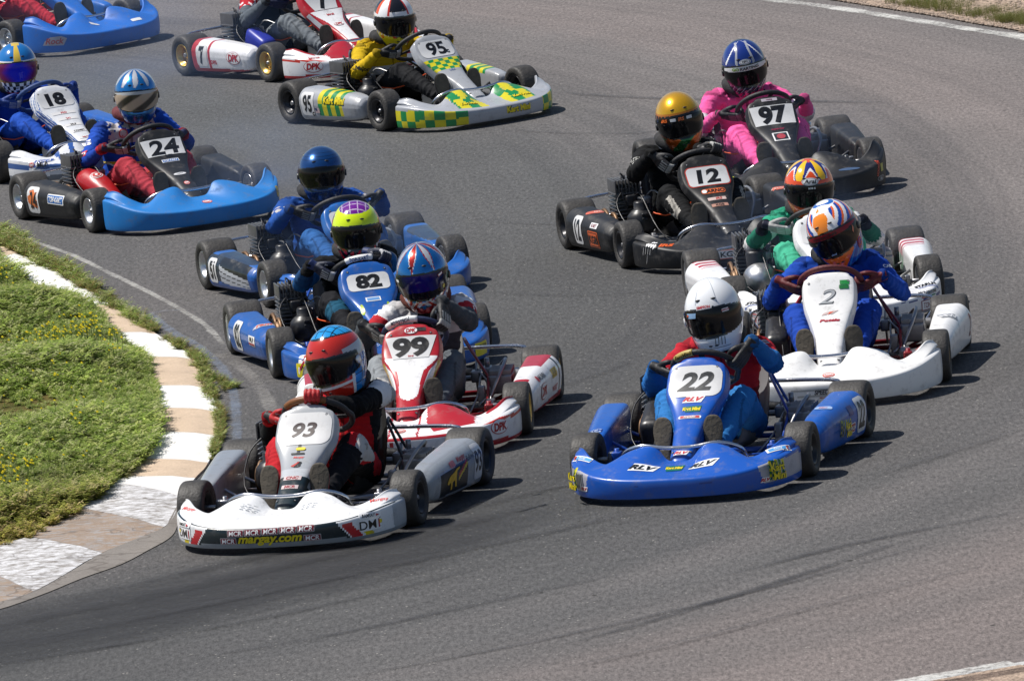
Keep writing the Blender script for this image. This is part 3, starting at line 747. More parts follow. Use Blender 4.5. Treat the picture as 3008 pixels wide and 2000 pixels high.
    ca.data.foreach_set('color', np.repeat(np.array([(*c, 1.) for c in cols], np.float32), [len(f) for f in fs], axis=0).ravel())
    body = link('person', me); body.location = (k['pose'][0], k['pose'][1], .012); body.rotation_euler = (0, R(k.get('roll', 0)), R(th)); body.scale = (1, 1, k.get('zs', 1.))
    tag(body, d['label'], 'driver', 'kart drivers')
    gc = d.get('glove', ((.02, .02, .022), (.10, .10, .10), (.02, .02, .022)))
    gm = [mat('glove_%s' % ''.join('%02x' % int(c*255) for c in g), g, .6, bump=.25, bscale=70) for g in gc]
    for s in (1, -1):
        rp, M, hs = hm[s]; g = link('glove', HAND[hs], body, mats=gm); g.location = rp; g.rotation_mode = 'QUATERNION'; g.rotation_quaternion = M.to_quaternion()
    sc = d.get('shoe', (.03, .03, .032)); smt = mat('shoe_upper_%02x%02x%02x' % tuple(int(c*255) for c in sc), sc, .6, bump=.2)
    for s in (1, -1):
        sh_ = link('shoe', SHOE, body, (s*(.135+.005*s), 1.165, .075), (R(12+d.get('toe', 0)), 0, R(-s*7)), mats=[smt, SOLE])
    # neck brace and helmet
    cb = MB(); cc = d.get('collar', (.018, .018, .02))
    nc = neck+Vector((lx*.1, .035, .045))
    cb.tube([nc+Vector((.098*math.cos(2*math.pi*q/30), .100*math.sin(2*math.pi*q/30), .012*math.cos(4*math.pi*q/30)-.015*math.sin(2*math.pi*q/30)+.006*math.sin(q*2.3))) for q in range(30)], [.040+.004*math.sin(q*1.9) for q in range(30)], 14, closed=True)
    cb.build('neck_brace', mat('neck_cloth_%02x%02x' % (int(cc[0]*255), int(cc[1]*255)), cc, .85, bump=.5, bscale=40), body)
    ho = helmet(body, d['helmet']); ho.location = HC; ho.scale = d.get('hs', (1.07, 1.05, 1.10))
    yaw = 180-d.get('fa', 0)-th; ho.rotation_mode = 'QUATERNION'
    ho.rotation_quaternion = (Matrix.Rotation(R(yaw), 3, 'Z') @ Matrix.Rotation(R(d.get('tilt', 0)-5.5), 3, 'Y') @ Matrix.Rotation(R(-d.get('nod', 12)), 3, 'X')).to_quaternion()
    if 'patch' in d:
        bv = BVHTree.FromPolygons(co.tolist(), fs); d['patch'](body, bv, dict(sh=sh, wr=wr, chest=chest))
    return body

# ------------------------------------------------------------------ the fourteen karts and their drivers
def c(h):            # sticker and plastic colours: fresh whites are lifted to the brightness of white plastic
    v = H(h); k = min(v)
    return tuple(1-(1-x)*.52 for x in v) if k > .50 else v
WHITE = H('f0f0f0')
KB = c('1656b8')       # several shades of kart plastic
def checks(x, y, n, a, b): return a if (math.floor(x*n)+math.floor(y*n)) % 2 == 0 else b
def wordring(s, x=0, y=0, sc=1.):            # red ring with a small bar inside
    s.oval(.052*sc, .052*sc, c('e24a2a'), x, y).oval(.042*sc, .042*sc, WHITE, x, y).oval(.034*sc, .034*sc, c('e24a2a'), x, y).rect(.026*sc, .014*sc, WHITE, x, y, .1); return s
def suit_plain(a, b=None):
    return lambda part, s, t, P: a if (b is None or part not in ('thigh', 'calf')) else b

# --- 93
def nose93(u, v, P):
    if v > .74: return c('1c2b30') if v < .985 else SILV
    if v > .64 and abs(u) < .75: return mixc(c('1c2b30'), SILV, 0) if v > .69 else c('b9bdc2')
    if abs(u) > .93: return c('8c9196')
    return c('a4a8ad')
def bump93(u, v, P):
    ax, z = abs(P.x), P.z
    front = v < .50
    if not front: return c('d6d8da') if v < .93 else c('8c9196')
    if z < .057: return c('8d9398')
    if v > .46 and ax < .56: return c('16262c')
    if ax < .33+.10*(.15-z): return c('16262c')
    w = ax-.33-1.1*(.14-z)*.6
    if w < .012: return WHITE if w > 0 else c('16262c')
    if w < .060 and z < .125: return c('c4202a')
    if w < .072: return c('d8d8d8')
    if w < .105 and z < .085: return YEL
    if ax > .555: return c('aab0b5')
    return c('c9cdd0')
def pod93(v, P, r):
    if r != 'o': return c('8f949b')
    if P.z < .07: return c('8f949b')
    if .32 < v < .85 and P.z < .225-.05*v:
        q = P.z-.10-(.55-v)*.35
        if v < .50 and 0 < q < .016: return c('d8c020')
        if v < .50 and .016 < q < .034: return c('b02030')
        return c('15171a')
    return c('9aa0a6')
def st93(p, k):
    plate(p, '93', .25, .17, .068, shear=.25, sx=1.15, col=c('2a1114'), bold=.03, r=.3, dy=-.005)
    s_nose(p, 0, .985, .405).text('1', .07, c('17181a'), -.01, 0, .03).rect(.07, .012, c('17181a'), -.01, -.033).rect(.05, .02, YEL, 0, .0, .5).done('sticker', p['nose'][1])
    s_nose(p, 0, 1.035, .37).text('Margay', .018, c('d84038'), 0, 0, .02, .3).done('sticker', p['nose'][1])
    s_nose(p, 0, 1.08, .34).text('B', .042, BLACK, .006, 0, .04, .3).poly([(-.03, -.012), (.005, .018), (.012, .018), (-.012, -.018)], c('c03028')).done('sticker', p['nose'][1])
    s_nose(p, 0, 1.175, .29).rect(.09, .03, c('c9b8b8'), r=.1).text('CNC', .022, c('a02830'), 0, 0, .03, .2).done('sticker', p['nose'][1])
    s_nose(p, 0, 1.235, .255).rect(.085, .028, c('c9b8b8'), r=.1).text('MCR', .020, c('9a2430'), 0, 0, .03, .1).done('sticker', p['nose'][1])
    for i in range(5): s_bump(p, .175-.090*i, .112+.002*i).rect(.086, .032, c('b9b4b6'), r=.1).rect(.080, .026, c('7b1c28'), r=.1).text('MCR', .022, WHITE, 0, 0, .02, .1, 1.1).done('sticker', p['bump'][1])
    for x in (.215, -.215): s_bump(p, x, .075).rect(.086, .032, c('b9b4b6'), r=.1).rect(.080, .026, c('7b1c28'), r=.1).text('MCR', .022, WHITE, 0, 0, .02, .1, 1.1).done('sticker', p['bump'][1])
    s_bump(p, .0, .071).text('margay.com', .044, YEL, 0, 0, .035, .3, w=.33).done('sticker', p['bump'][1])
    for sx in (1, -1):
        s = s_bump(p, sx*.47, .115, sx*32); s.rect(.122, .058, c('ececec'), 0, -.014, .05).text('DM', .042, BLACK, -.016, -.014, .01, 0, 1.1).text('I', .042, c('b02030'), .046, -.014, .01)
        s.rect(.118, .024, c('e4e4e4'), 0, .030, .05).text('RAMSAY', .014, BLACK, -.01, .030, .02, .3).poly([(.03, .022), (.05, .028), (.03, .034)], RED); s.done('sticker', p['bump'][1])
        s_bump(p, sx*.565, .105, sx*55).text('1', .045, BLACK, 0, 0, .03).rect(.022, .02, YEL, 0, .003, .5).done('sticker', p['bump'][1])
        s_deck(p, sx*.49, 1.37, rot=sx*-30).text('Margay', .03, c('e04a40'), 0, 0, .01, .3).done('sticker', p['bump'][1])
        s = s_deck(p, sx*.155, 1.46, rot=-6)
        for i in range(9): s.rect(.02, .005, c('9ea2a6'), (i % 3)*.03-.03, (i//3)*.018-.02, .4)
        s.done('sticker', p['bump'][1])
    podnum(p, -1, '93', y=.25, w=.10, h=.20, dig=.11)
    s_pod(p, -1, .50, .215, 4).text('Margay', .034, c('a02838'), .05, 0, .03, .3).rect(.06, .03, c('c06068'), -.07, 0).done('sticker', par(p, -1))
    s_pod(p, -1, .34, .205, 4).text('Baldwin', .028, c('4a4f58'), .0, 0, .02, .3).done('sticker', par(p, -1))
    s = s_pod(p, -1, .58, .14)         # running cat
    s.poly([(-.075, -.012), (-.06, -.022), (-.03, -.012), (-.028, -.05), (-.012, -.05), (-.008, -.015), (.02, -.01), (.03, -.045), (.046, -.045), (.040, .005), (.05, .03), (.085, .038), (.084, .046), (.045, .042), (.015, .030), (-.03, .022), (-.055, .012)][::-1], c('e0b020')); s.done('sticker', par(p, -1))
def suit93(part, s, t, P):
    if part == 'uarm':
        if t < .38: return c('c8c4c0')
        return c('101012')
    if part == 'farm': return c('101012') if t < .85 else c('b01820')
    if part == 'torso':
        if P[2] > .40 and abs(P[0]+.03) < .13: return c('a01420') if (P[2]*14) % 1 > .3 else c('18181a')
        return c('c01c24') if P[2] < .42 and abs(P[0]+.02) < .135-.1*abs(P[2]-.3) else c('16161a')
    if part == 'thigh': return (c('b01c26') if t > .3 else c('15151a')) if s > 0 else (c('131316') if P[0] > -.205+.02*math.sin(t*8) else (c('b81c26') if P[0] > -.225 else c('b8b6b4')))
    return (c('b01c26') if t < .10 else c('15151a')) if s < 0 else c('b01c26')
def h93(az, z, P):
    if z > .055:
        q = math.hypot(P.x/.090, (P.y+.02)/.115)
        if q < 1:
            a, b = (P.x*26+.5) % 1, (P.y*22) % 1
            return c('0a2a40') if a < .13 or b < .13 else c('1d94d8')
        if q < 1.07: return c('202428')
        return c('c02c20')
    if abs(az) > 1.0 and .0 < z: return c('b8bcc0')
    if z > .035: return c('c02c20')
    if z < -.11 and abs(az) < .9: return c('c02c20')
    if abs(az) > 1.25 and z < .03:
        a, b = (az*5.5) % 1, (z*24) % 1
        return c('0d1c28') if a < .14 or b < .14 else c('1a78c0')
    if abs(az) > 1.12 or abs(z+.098) < .008: return c('c0c4c8')
    return c('c02c20')
# --- 22
def nose22(u, v, P): return c('1655b4')
def bump22(u, v, P):
    ax, z = abs(P.x), P.z
    if v < .48 and z > .062 and z < .165 and ax > .43+.35*(.17-z)*0+ (.165-z)*.25: return c('a9a9b4')
    if v < .46 and abs(P.x+.02) < .20:
        zz = .088; d = abs(z-zz)
        if .014 < d < .018: return c('0d3f94')
    return c('1655b4')
def blue_pod(v, P, r): return c('1a58b0')
def kmini(s, x=0, y=0, sc=1.):
    for i in range(5):
        for j in range(6):
            if (i+j) % 2 == 0: s.rect(.017*sc, .017*sc, c('0e6a50'), x+(i-2)*.017*sc, y+(j-2.5)*.017*sc, .1)
            else: s.rect(.017*sc, .017*sc, c('cfc818'), x+(i-2)*.017*sc, y+(j-2.5)*.017*sc, .1)
    s.text('Kart', .044*sc, c('16402a'), x-.006*sc, y+.022*sc, .10).text('Kart', .040*sc, YEL, x-.006*sc, y+.022*sc, .03).text('Mini', .044*sc, c('16402a'), x+.004*sc, y-.026*sc, .10).text('Mini', .040*sc, YEL, x+.004*sc, y-.026*sc, .03); return s
def rlv(s, h, col, bg=WHITE, x=0, y=0, rot=0):
    s.poly([(-1.75*h+x, -.72*h+y), (1.3*h+x, -.72*h+y), (1.95*h+x, .72*h+y), (-1.1*h+x, .72*h+y)], bg).text('RLV', h*.95, col, x, y, .05, .45, 1.35); return s
def st22(p, k):
    plate(p, '22', .245, .165, .086, shear=.28, sx=1.15, col=c('151a20'), bold=.035, r=.3)
    for (y, z, cc, kk) in ((.975, .415, c('c22028'), 'r'), (1.035, .375, YEL, 'k'), (1.09, .345, c('c23a40'), 'f')):
        s = s_nose(p, 0, y, z)
        if kk == 'r': rlv(s, .032, cc)
        elif kk == 'k': s.poly([(-.05, .018), (.05, .024), (.045, -.02), (-.03, -.022)][::-1], c('0e6a50')).text('Kart Mini', .024, YEL, 0, 0, .06, w=.09)
        else: s.rect(.115, .022, WHITE, r=.4).rect(.10, .016, cc, r=.4).text('Franklin', .014, WHITE, 0, 0, .03, .2)
        s.done('sticker', p['nose'][1])
    rlv(s_nose(p, 0, 1.34, .205), .022, c('c22028')).done('sticker', p['nose'][1])
    rlv(s_deck(p, .155, 1.54), .042, c('12181c')).done('sticker', p['bump'][1]); rlv(s_deck(p, -.15, 1.53), .042, c('12181c')).done('sticker', p['bump'][1])
    s_deck(p, 0, 1.53).poly([(-.05, .03), (.05, .035), (.042, -.035), (-.035, -.04)][::-1], c('0e6a50')).text('Kart Mini', .03, YEL, 0, 0, .07, w=.085).done('sticker', p['bump'][1])
    for sx in (1, -1):
        s = s_bump(p, sx*.515, .118, sx*42); kmini(s, sx*.0, .0, .84); s.done('sticker', p['bump'][1])
        rlv(s_bump(p, sx*.445, .082, sx*28), .017, c('c22028')).done('sticker', p['bump'][1])
        s_deck(p, sx*.50, 1.36, rot=sx*-32).rect(.125, .034, WHITE, r=.1).rect(.11, .022, c('4da0e0'), .004, 0, .1).text('Racing', .016, WHITE, 0, 0, .02, .3).oval(.02, .02, ORG, -.05*sx, 0).done('sticker', p['bump'][1])
    podnum(p, -1, '22', y=.27, w=.125, h=.20, dig=.135, sx=.50, shear=.1)
    s = s_pod(p, -1, .56, .15); kmini(s, 0, 0, .8); s.done('sticker', par(p, -1))
    s_pod(p, -1, .43, .12).rect(.12, .05, WHITE, r=.2).rect(.11, .04, c('b04048'), r=.2).text('FRANKLIN', .02, WHITE, 0, 0, .03).done('sticker', par(p, -1))
    s_pod(p, -1, .42, .21).rect(.06, .05, c('3c3a80'), r=.05).done('sticker', par(p, -1))
    Sticker(p['pl'][0], (-.57, .55, .2), (0, .25, 1), up=(0, -1, .2)).rect(.09, .05, c('9fb8e0'), r=.4).text('Mac', .02, c('c04040'), 0, 0, .02, .2).done('sticker', par(p, -1))
    Sticker(p['pr'][0], (.57, .77, .25), (0, .6, 1), up=(0, -.6, .6)).rect(.07, .036, c('a8bcdc'), r=.2).text('TCM', .026, c('27408a'), 0, 0, .03).done('sticker', par(p, 1))
def suit22(part, s, t, P):
    if part in ('thigh', 'calf'): return c('2a72b4')
    if part == 'farm': return c('2468ac')
    if part == 'uarm': return c('b01c2c') if t < .62 else (c('c8c4c4') if (t*12+P[2]*30) % 1 > .5 else c('3a1418')) if t < .74 else c('2468ac')
    if P[2] < .24: return c('2a72b4')
    if abs(P[2]-.28) < .03 and abs(P[0]) < .05: return c('c8c0c0')
    return c('b41e2c') if P[2] > .31 else c('7a1820')
def patch22(b, bv, q):
    P = q['sh'][-1]; Sticker(bv, P+Vector((-.02, .03, .02)), (-.35, .75, .5)).rect(.045, .05, c('c0b8c0'), r=.5).oval(.03, .034, c('7a5060')).done('badge', b)
    Sticker(bv, P+Vector((-.045, .03, -.05)), (-.45, .75, .3)).oval(.035, .05, c('b8b078')).done('badge', b)
def h22(az, z, P):
    if .055 < z < .058 and abs(az) < 1.1: return c('7d848c')
    if abs(abs(az)-.42) < .012 and z > .06: return c('a9b0b8')
    if z < -.09 and abs(az) < .8 and (z*60) % 1 < .12: return c('8a9098')
    if z < -.155: return c('15161a')
    return c('dadfe4')
def a22(o, hb, vo, vb):
    s_helm(hb, .1, .050).poly([(-.035, -.012), (.035, -.012), (.042, .010), (-.03, .012)], WHITE).text('SIMPSON', .012, c('c22028'), 0, 0, .03).done('sticker', o)
    s_helm(vb, -.62, .022).rect(.035, .014, WHITE, r=.2).text('SIMPSON', .008, c('a02028'), 0, 0, .03).done('sticker', vo)
    s_helm(vb, .60, .012).poly([(-.03, .018), (.03, .018), (.026, -.004), (-.02, -.004)][::-1], c('8fb4d8')).oval(.012, .010, ORG, -.022, .008).done('sticker', vo)
    s = s_helm(hb, -.25, -.105)
    for i in range(4): s.poly([(i*.014-.02, -.016), (i*.014-.016, .016), (i*.014-.013, .016), (i*.014-.017, -.016)][::-1], c('30343a'))
    s.done('sticker', o)
# --- 99
RD = c('b01e2a')
def nose99(u, v, P):
    a = abs(u)*1.
    if .40 < v < .76: 
        t = (v-.40)/.36; w = .60-.34*sstep(0, .45, t)+.10*t
        if v > .70: w *= math.sqrt(max(0, 1-((v-.70)/.06)**2))
        if a < w: return c('dadada')
        if .42 < v < .66 and a > w+.18 and a < .93: return c('dadada') if a < .72+.3*t or v > .6 else c('c0a030')
    return RD
def bump99(u, v, P):
    ax, z = abs(P.x), P.z
    if v < .50:
        if z < .06: return RD
        if z > .118+.012*sstep(.2, .35, ax) and ax < .36: return RD
        if ax > .36 and z > .155-.1*(.55-ax)*.3 and z < .170: return c('c83020')
        return c('c8c8cc')
    if .115 < ax < .40 and v > .60 and v < .95: return RD if (ax-.115)*2.6 > (v-.70)*-1.2 and ax < .37 else c('d6d6d8')
    if ax > .42 and v > .72: return RD
    if abs(ax-.075) < .006: return RD
    return c('d6d6d8')
def pod99(v, P, r):
    if r == 't' and P.z > .2: return RD if (v < .45 or v > .86) else c('d8d8da')
    if P.z < .09-.02*v: return RD
    if r == 'o': 
        if v < .10: return c('c8c8cc')
        if .10 < v < .14: return BLACK
        return c('cfcfd2')
    return RD
def dpk(s, h, x=0, y=0, rot=0):
    s.oval(3.0*h, 1.75*h, RD, x, y).oval(2.85*h, 1.6*h, WHITE, x+.03*h, y+.03*h).text('DPK', h, RD, x+.05*h, y+.02*h, .05, .15, .85); return s
def birel(s, h, col, x=0, y=0, w=None): s.text('birel', h, col, x, y, .04, 0, 1.15, w=w); return s
def st99(p, k):
    plate(p, '99', .245, .125, .095, trap=.70, bold=.05, sx=1.25, y=.895, z=.490, extra=lambda s: s.text('birel', .012, RD, 0, -.055, .03))
    dpk(s_nose(p, .0, .825, .565), .024).done('sticker', p['nose'][1]); s_nose(p, -.055, .82, .568).rect(.05, .022, BLACK, r=.1).done('sticker', p['nose'][1])
    birel(s_bump(p, .14, .086, 3), .055, c('c02a30'), w=.20).done('sticker', p['bump'][1])
    dpk(s_bump(p, -.50, .125, -38), .043).done('sticker', p['bump'][1]); dpk(s_bump(p, .50, .125, 38), .043).done('sticker', p['bump'][1])
    wordring(s_deck(p, .02, 1.575), sc=1.15).done('sticker', p['bump'][1])
    dpk(s_pod(p, -1, .62, .15), .05).done('sticker', par(p, -1))
    s_pod(p, -1, .36, .2).rect(.11, .05, c('c8a818'), r=.05).text('EVE', .035, c('8a6a10'), 0, 0, .04).done('sticker', par(p, -1))
    s_pod(p, -1, .36, .12).text('WOLT', .03, RD, 0, 0, .04).done('sticker', par(p, -1))
    s_pod(p, -1, .62, .225).oval(.035, .035, RD, -.05, 0).text('MUVIN', .028, c('40464c'), .03, 0, .03).done('sticker', par(p, -1))
def suit99(part, s, t, P):
    if part in ('thigh', 'calf'): return c('5a6066') if s < 0 else c('8b9094')
    if part == 'farm': return c('454a50')
    if part == 'uarm': return c('bdbcbc') if t < .34 else (c('b0222c') if t < .62 else c('4b5056'))
    if P[2] > .42: return c('b8b6b6') if abs(P[0]+.03) > .05 else c('1a1a1c')
    return c('3c3a40') if P[2] > .27 else c('6a2028') if P[2] > .24 else c('3c4046')
def h99(az, z, P):
    B = c('0f74bc')
    if z < -.095:
        f = abs(az)*3+z*30
        if abs(az) < .45 and z < -.11-.10*abs(az)*.3: return c('a02028') if z < -.135+.05*abs(az) else B
        return c('c4c2be') if (f % 1) < .55 else c('b83a24')
    if z > .03:
        q = (az*2.2+20.5) % 2-1; w = .98*sstep(.155, .05, z)
        w2 = abs(q)
        lim = sstep(.045, .150, z)
        odd = int((az*2.2+20.5)//2) % 2
        if w2 < .10+.62*(lim)*.9-.02: return (c('c4c8cc') if w2 < .04+.42*lim else c('c02a20')) if odd else (c('b82a20') if w2 < .05+.44*lim else c('d0d2d4'))
        return B
    return c('c4c2be') if (z*25+az*2) % 1 < .4 else (B if (z*25+az*2) % 1 < .75 else c('a82024'))
def v99(az, z): return mixc(c('1a1070'), c('06121c'), sstep(.0, 1.1, abs(az+.1))) if z > -.045 else c('10101c')
def a99(o, hb, vo, vb):
    s_helm(vb, -.85, .020, 12).rect(.034, .013, c('a82028'), r=.2).rect(.028, .008, WHITE, r=.2).done('sticker', vo)
    s_helm(vb, -.95, -.045).oval(.020, .020, c('c8b428')).done('sticker', vo)
    s_helm(vb, .98, .012).rect(.03, .013, WHITE, r=.2).done('sticker', vo)
def patch99(b, bv, q):
    Sticker(bv, q['sh'][-1]+Vector((-.03, .0, -.06)), (-.4, .8, .4), rot=-5).text('Fiez', .035, WHITE, 0, 0, .02, .3).done('badge', b)
    Sticker(bv, q['sh'][-1]+Vector((.06, .0, 0)), (-.1, .8, .4)).oval(.035, .04, c('b8b8c0')).oval(.025, .028, c('b02030')).oval(.012, .014, c('303060')).done('badge', b)
# --- 82
def nose82(u, v, P): return c('1a57a6')
def bump82(u, v, P): return c('1a57a6')
def st82(p, k):
    plate(p, '82', .215, .108, .075, bold=.055, sx=1.15, y=.895, z=.492, r=.25, dy=.002)
    s_nose(p, -.01, .90, .455).rect(.05, .03, BLACK, r=.1).done('camera_mount', p['nose'][1])
    s_nose(p, 0, 1.0, .40).rect(.085, .036, WHITE, r=.1).rect(.07, .024, c('6a9ad0'), r=.1).done('sticker', p['nose'][1])
    for sx in (1, -1): s_nose(p, sx*.075, 1.07, .36).oval(.022, .09, c('a8c020')).done('sticker', p['nose'][1])
    s_bump(p, .45, .095, 22).rect(.21, .085, c('e8d820'), r=.1).text('WOLTJER', .036, BLACK, 0, .012, .015).text('Racing Engines', .016, c('1a7a40'), 0, -.024, .03, .2).done('sticker', p['bump'][1])
    s_bump(p, -.50, .10, -35).rect(.14, .08, c('e8d820'), r=.1).text('WOLTJER', .03, BLACK, 0, .012, .015, w=.12).done('sticker', p['bump'][1])
    s_deck(p, .44, 1.50, rot=-18).rect(.17, .07, WHITE, r=.3).text('PITTS', .04, c('b82028'), 0, .005, .05, .3).rect(.15, .008, RED, 0, -.026).done('sticker', p['bump'][1])
    s_deck(p, -.02, 1.57).rect(.10, .05, WHITE, r=.1).text('MLP', .03, BLACK, 0, .005, .03).done('sticker', p['bump'][1])
    s = s_deck(p, .1, 1.46); [s.rect(.008, .008, WHITE, i*.010-.03, j*.010, .1) for i in range(7) for j in range(4) if (i+j) % 2]; s.done('sticker', p['bump'][1])
    podnum(p, 1, '82', y=.36, w=.12, h=.20, dig=.14, sx=.45, bold=.03)
    s_pod(p, 1, .64, .17).rect(.11, .06, WHITE, r=.1).text('MLP', .03, BLACK, 0, .008, .02).rect(.10, .012, c('a03038'), 0, -.018).done('sticker', par(p, 1))
    Sticker(p['pr'][0], (.57, .62, .25), (.3, .35, .9), up=(0, -.9, .3)).poly([(-.07, .0), (-.03, .03), (.03, .025), (.07, 0), (.04, -.03), (-.04, -.028)][::-1], c('b8b8c4')).text('ram', .03, ORG, 0, 0, .03, .3).done('sticker', par(p, 1))
    Sticker(p['pl'][0], (-.57, .62, .25), (-.2, .35, .9), up=(0, -.9, .3)).poly([(-.06, .0), (-.03, .03), (.03, .025), (.06, 0), (.04, -.03), (-.04, -.028)][::-1], c('b8b8c4')).text('ram', .03, ORG, 0, 0, .03, .3).done('sticker', par(p, -1))
def suit82(part, s, t, P):
    if part in ('thigh', 'calf'): return c('16171c') if not (part == 'calf' and abs(t-.3) < .12) else c('17506a')
    if part == 'uarm': return c('0e1014') if t < .45 else c('b8bcc4') if t < .49 else c('1c5a90')
    if part == 'farm': return c('17406c') if t < .6 else c('0e1014')
    return c('0e1014') if abs(P[0]) > .05 or P[2] > .4 else c('15304e')
def h82(az, z, P):
    Y = c('d4ee10')
    if z > .02 and z > vtop(az)-.02:
        q = math.hypot(P.x/.080, (P.y-.035)/.085)
        if q < 1 and z > .07: 
            a, b = (P.x*24+.5) % 1, (P.y*22) % 1
            return c('c4b0cc') if a < .12 or b < .12 else c('6a1a88')
        if abs(az) < 1.35 or z > .09: return Y
    n = noise.noise(P*34)
    return c('d81840') if n > .12 else (c('c8c0c8') if n < -.38 else c('16142e'))
# --- 51
def nose51(u, v, P): return c('1e62ae')
def bump51(u, v, P): return c('2060b0')
def pod51(v, P, r):
    if r != 'o': return c('2a3a50') if (P.z > .24 and .15 < v < .9) else c('2262b0')
    if P.z < .085: return c('1c58a8')
    if .30 < v < .90:
        t = (v-.30)/.60
        for za, zb in ((.198, .135), (.158, .106), (.118, .079)):
            if abs(P.z-(za+(zb-za)*t**.7)) < .0155-.004*t: return c('b9bdc4')
        return c('161a1e') if P.z > .10 else c('1a4a80')
    return c('24303c') if v < .3 and P.z > .1 else c('1c58a8')
def st51(p, k):
    plate(p, '51', .22, .12, .08, bold=.045, y=.89, z=.496)
    podnum(p, 1, '51', y=.27, w=.105, h=.185, dig=.12, sx=.5, bold=.05)
def suit51(part, s, t, P):
    if part in ('thigh', 'calf'): return c('2a5e9c')
    if part == 'uarm' and .35 < t < .62 and noise.noise(Vector(P)*40) > .1: return c('b8b4b4')
    return c('1c4c98')
def h51(az, z, P):
    if z > .06 and (z*55+.3) % 1 < .08: return c('0c3058')
    return c('124a86') if z > -.09 else c('10386c')
# --- 24
def nose24(u, v, P):
    if v > .45 and u > .86: return c('131316')
    if v > .45 and abs(u) > .93: return c('a02028')
    return c('161719')
def bump24(u, v, P): return c('1878c4')
def pod24(v, P, r): return c('1a1b1e')
def st24(p, k):
    plate(p, '24', .25, .125, .095, bold=.03, shear=.12, sx=1.2, y=.90, z=.487, trap=.93, dy=0, rot=0)
    s_nose(p, -.01, .955, .43).rect(.05, .03, BLACK, r=.1).done('camera_mount', p['nose'][1])
    s_nose(p, 0, .995, .405).rect(.115, .030, WHITE, r=.1).rect(.105, .023, c('2a68b0'), r=.1).text('TOP-KART', .018, WHITE, 0, 0, .02, .2, w=.095).done('sticker', p['nose'][1])
    s_nose(p, 0, 1.13, .325).oval(.085, .026, c('c8c8cc')).text('TopKart', .012, BLACK, 0, 0, .03, .2).done('sticker', p['nose'][1])
    wordring(s_nose(p, 0, 1.23, .27), sc=.75).done('sticker', p['nose'][1]); wordring(s_deck(p, 0, 1.55), sc=1.2).done('sticker', p['bump'][1])
    s_bump(p, -.535, .15, -50).oval(.07, .075, c('c8b020')).text('TopKart', .014, c('20409a'), 0, 0, .03, .2).done('sticker', p['bump'][1])
    podnum(p, 1, '', y=.305, w=.14, h=.20, extra=lambda s: (s.poly([(-.06, -.02), (-.045, .0), (-.062, .02), (-.03, .035), (-.045, .06), (-.01, .05), (.0, .07), (.02, .05), (.05, .055), (.035, .02), (.055, .0), (.03, -.02), (.05, -.05), (.0, -.045), (-.03, -.065), (-.035, -.035)][::-1], c('e07838')), s.text('24', .11, c('1a1416'), .004, 0, .02, .15, .55)))
    s_pod(p, 1, .60, .19).rect(.20, .065, WHITE, r=.1).rect(.185, .05, c('2a68b0'), -.002, 0, .1).text('TOP-KART', .036, WHITE, 0, 0, .03, .15, w=.17).done('sticker', par(p, 1))
    Sticker(AIRB_BVH['cone'], (.33, .52, .3), (.2, .6, .8), up=(0, -.8, .6)).oval(.085, .075, WHITE).oval(.075, .065, c('c04038')).oval(.062, .052, WHITE).oval(.052, .044, c('c04038')).rect(.016, .022, WHITE, 0, 0, .3).done('sticker', p['root'])
def suit24(part, s, t, P):
    if part in ('thigh', 'calf'): return c('a83440')
    if part == 'farm': return c('1840a0') if t < .8 else c('a02030')
    if part == 'uarm': return c('1c4cb0')
    if P[2] < .22: return c('b03440')
    return (c('bab6ba') if P[2] > .43 and noise.noise(Vector(P)*35) > -.25 else c('1a48a8')) if P[2] > .38 else (c('d0b828') if abs(P[2]-.30-.1*P[0]) < .008 else c('1a48a8'))
def patch24(b, bv, q):
    w = q['sh'][1]*.45+q['wr'][1]*.0+Vector((0, 0, 0))
    Sticker(bv, q['sh'][1]+Vector((.07, -.01, -.07)), (.55, .8, .2), rot=14).rect(.06, .035, c('c8c8d0'), r=.1).text('KTM', .022, c('2a50a0'), 0, 0, .03).done('badge', b)
    Sticker(bv, q['sh'][1]+Vector((.08, -.01, -.13)), (.55, .8, .1), rot=20).rect(.06, .032, c('c03040'), r=.1).text('NGK', .018, WHITE, 0, 0, .03).done('badge', b)
    Sticker(bv, q['chest']+Vector((.06, .0, .04)), (0, 1, .2)).oval(.06, .06, c('c04040')).oval(.045, .045, c('c8b8b8')).done('badge', b)
def h24(az, z, P):
    B = c('1a80c8')
    if z > .05:
        f = (az*1.45+30.5) % 1; w = abs(f-.5); tip = sstep(.05, .15, z)
        ww = .17+.13*tip-.17*sstep(.078, .060, z+.012*math.sin(az*9))
        if abs(az) < 1.9 and w < ww-.04: return c('d8dce0')
        if abs(az) < 1.9 and w < ww: return c('b8a0b0')
        return B
    if z < -.14 and abs(az) < .3: return B
    if abs(az) > 1.0 and z < -.05: return c('c0c8d0') if (az*3+z*20) % 1 < .4 else c('1464a8')
    return c('1a74bc') if z > -.1 else c('145ea0')
def v24(az, z): return mixc(c('b9a894'), c('4a4640'), sstep(-.3, .6, math.sin(az*5+z*60))) if z < .022 else c('b8bcc0')
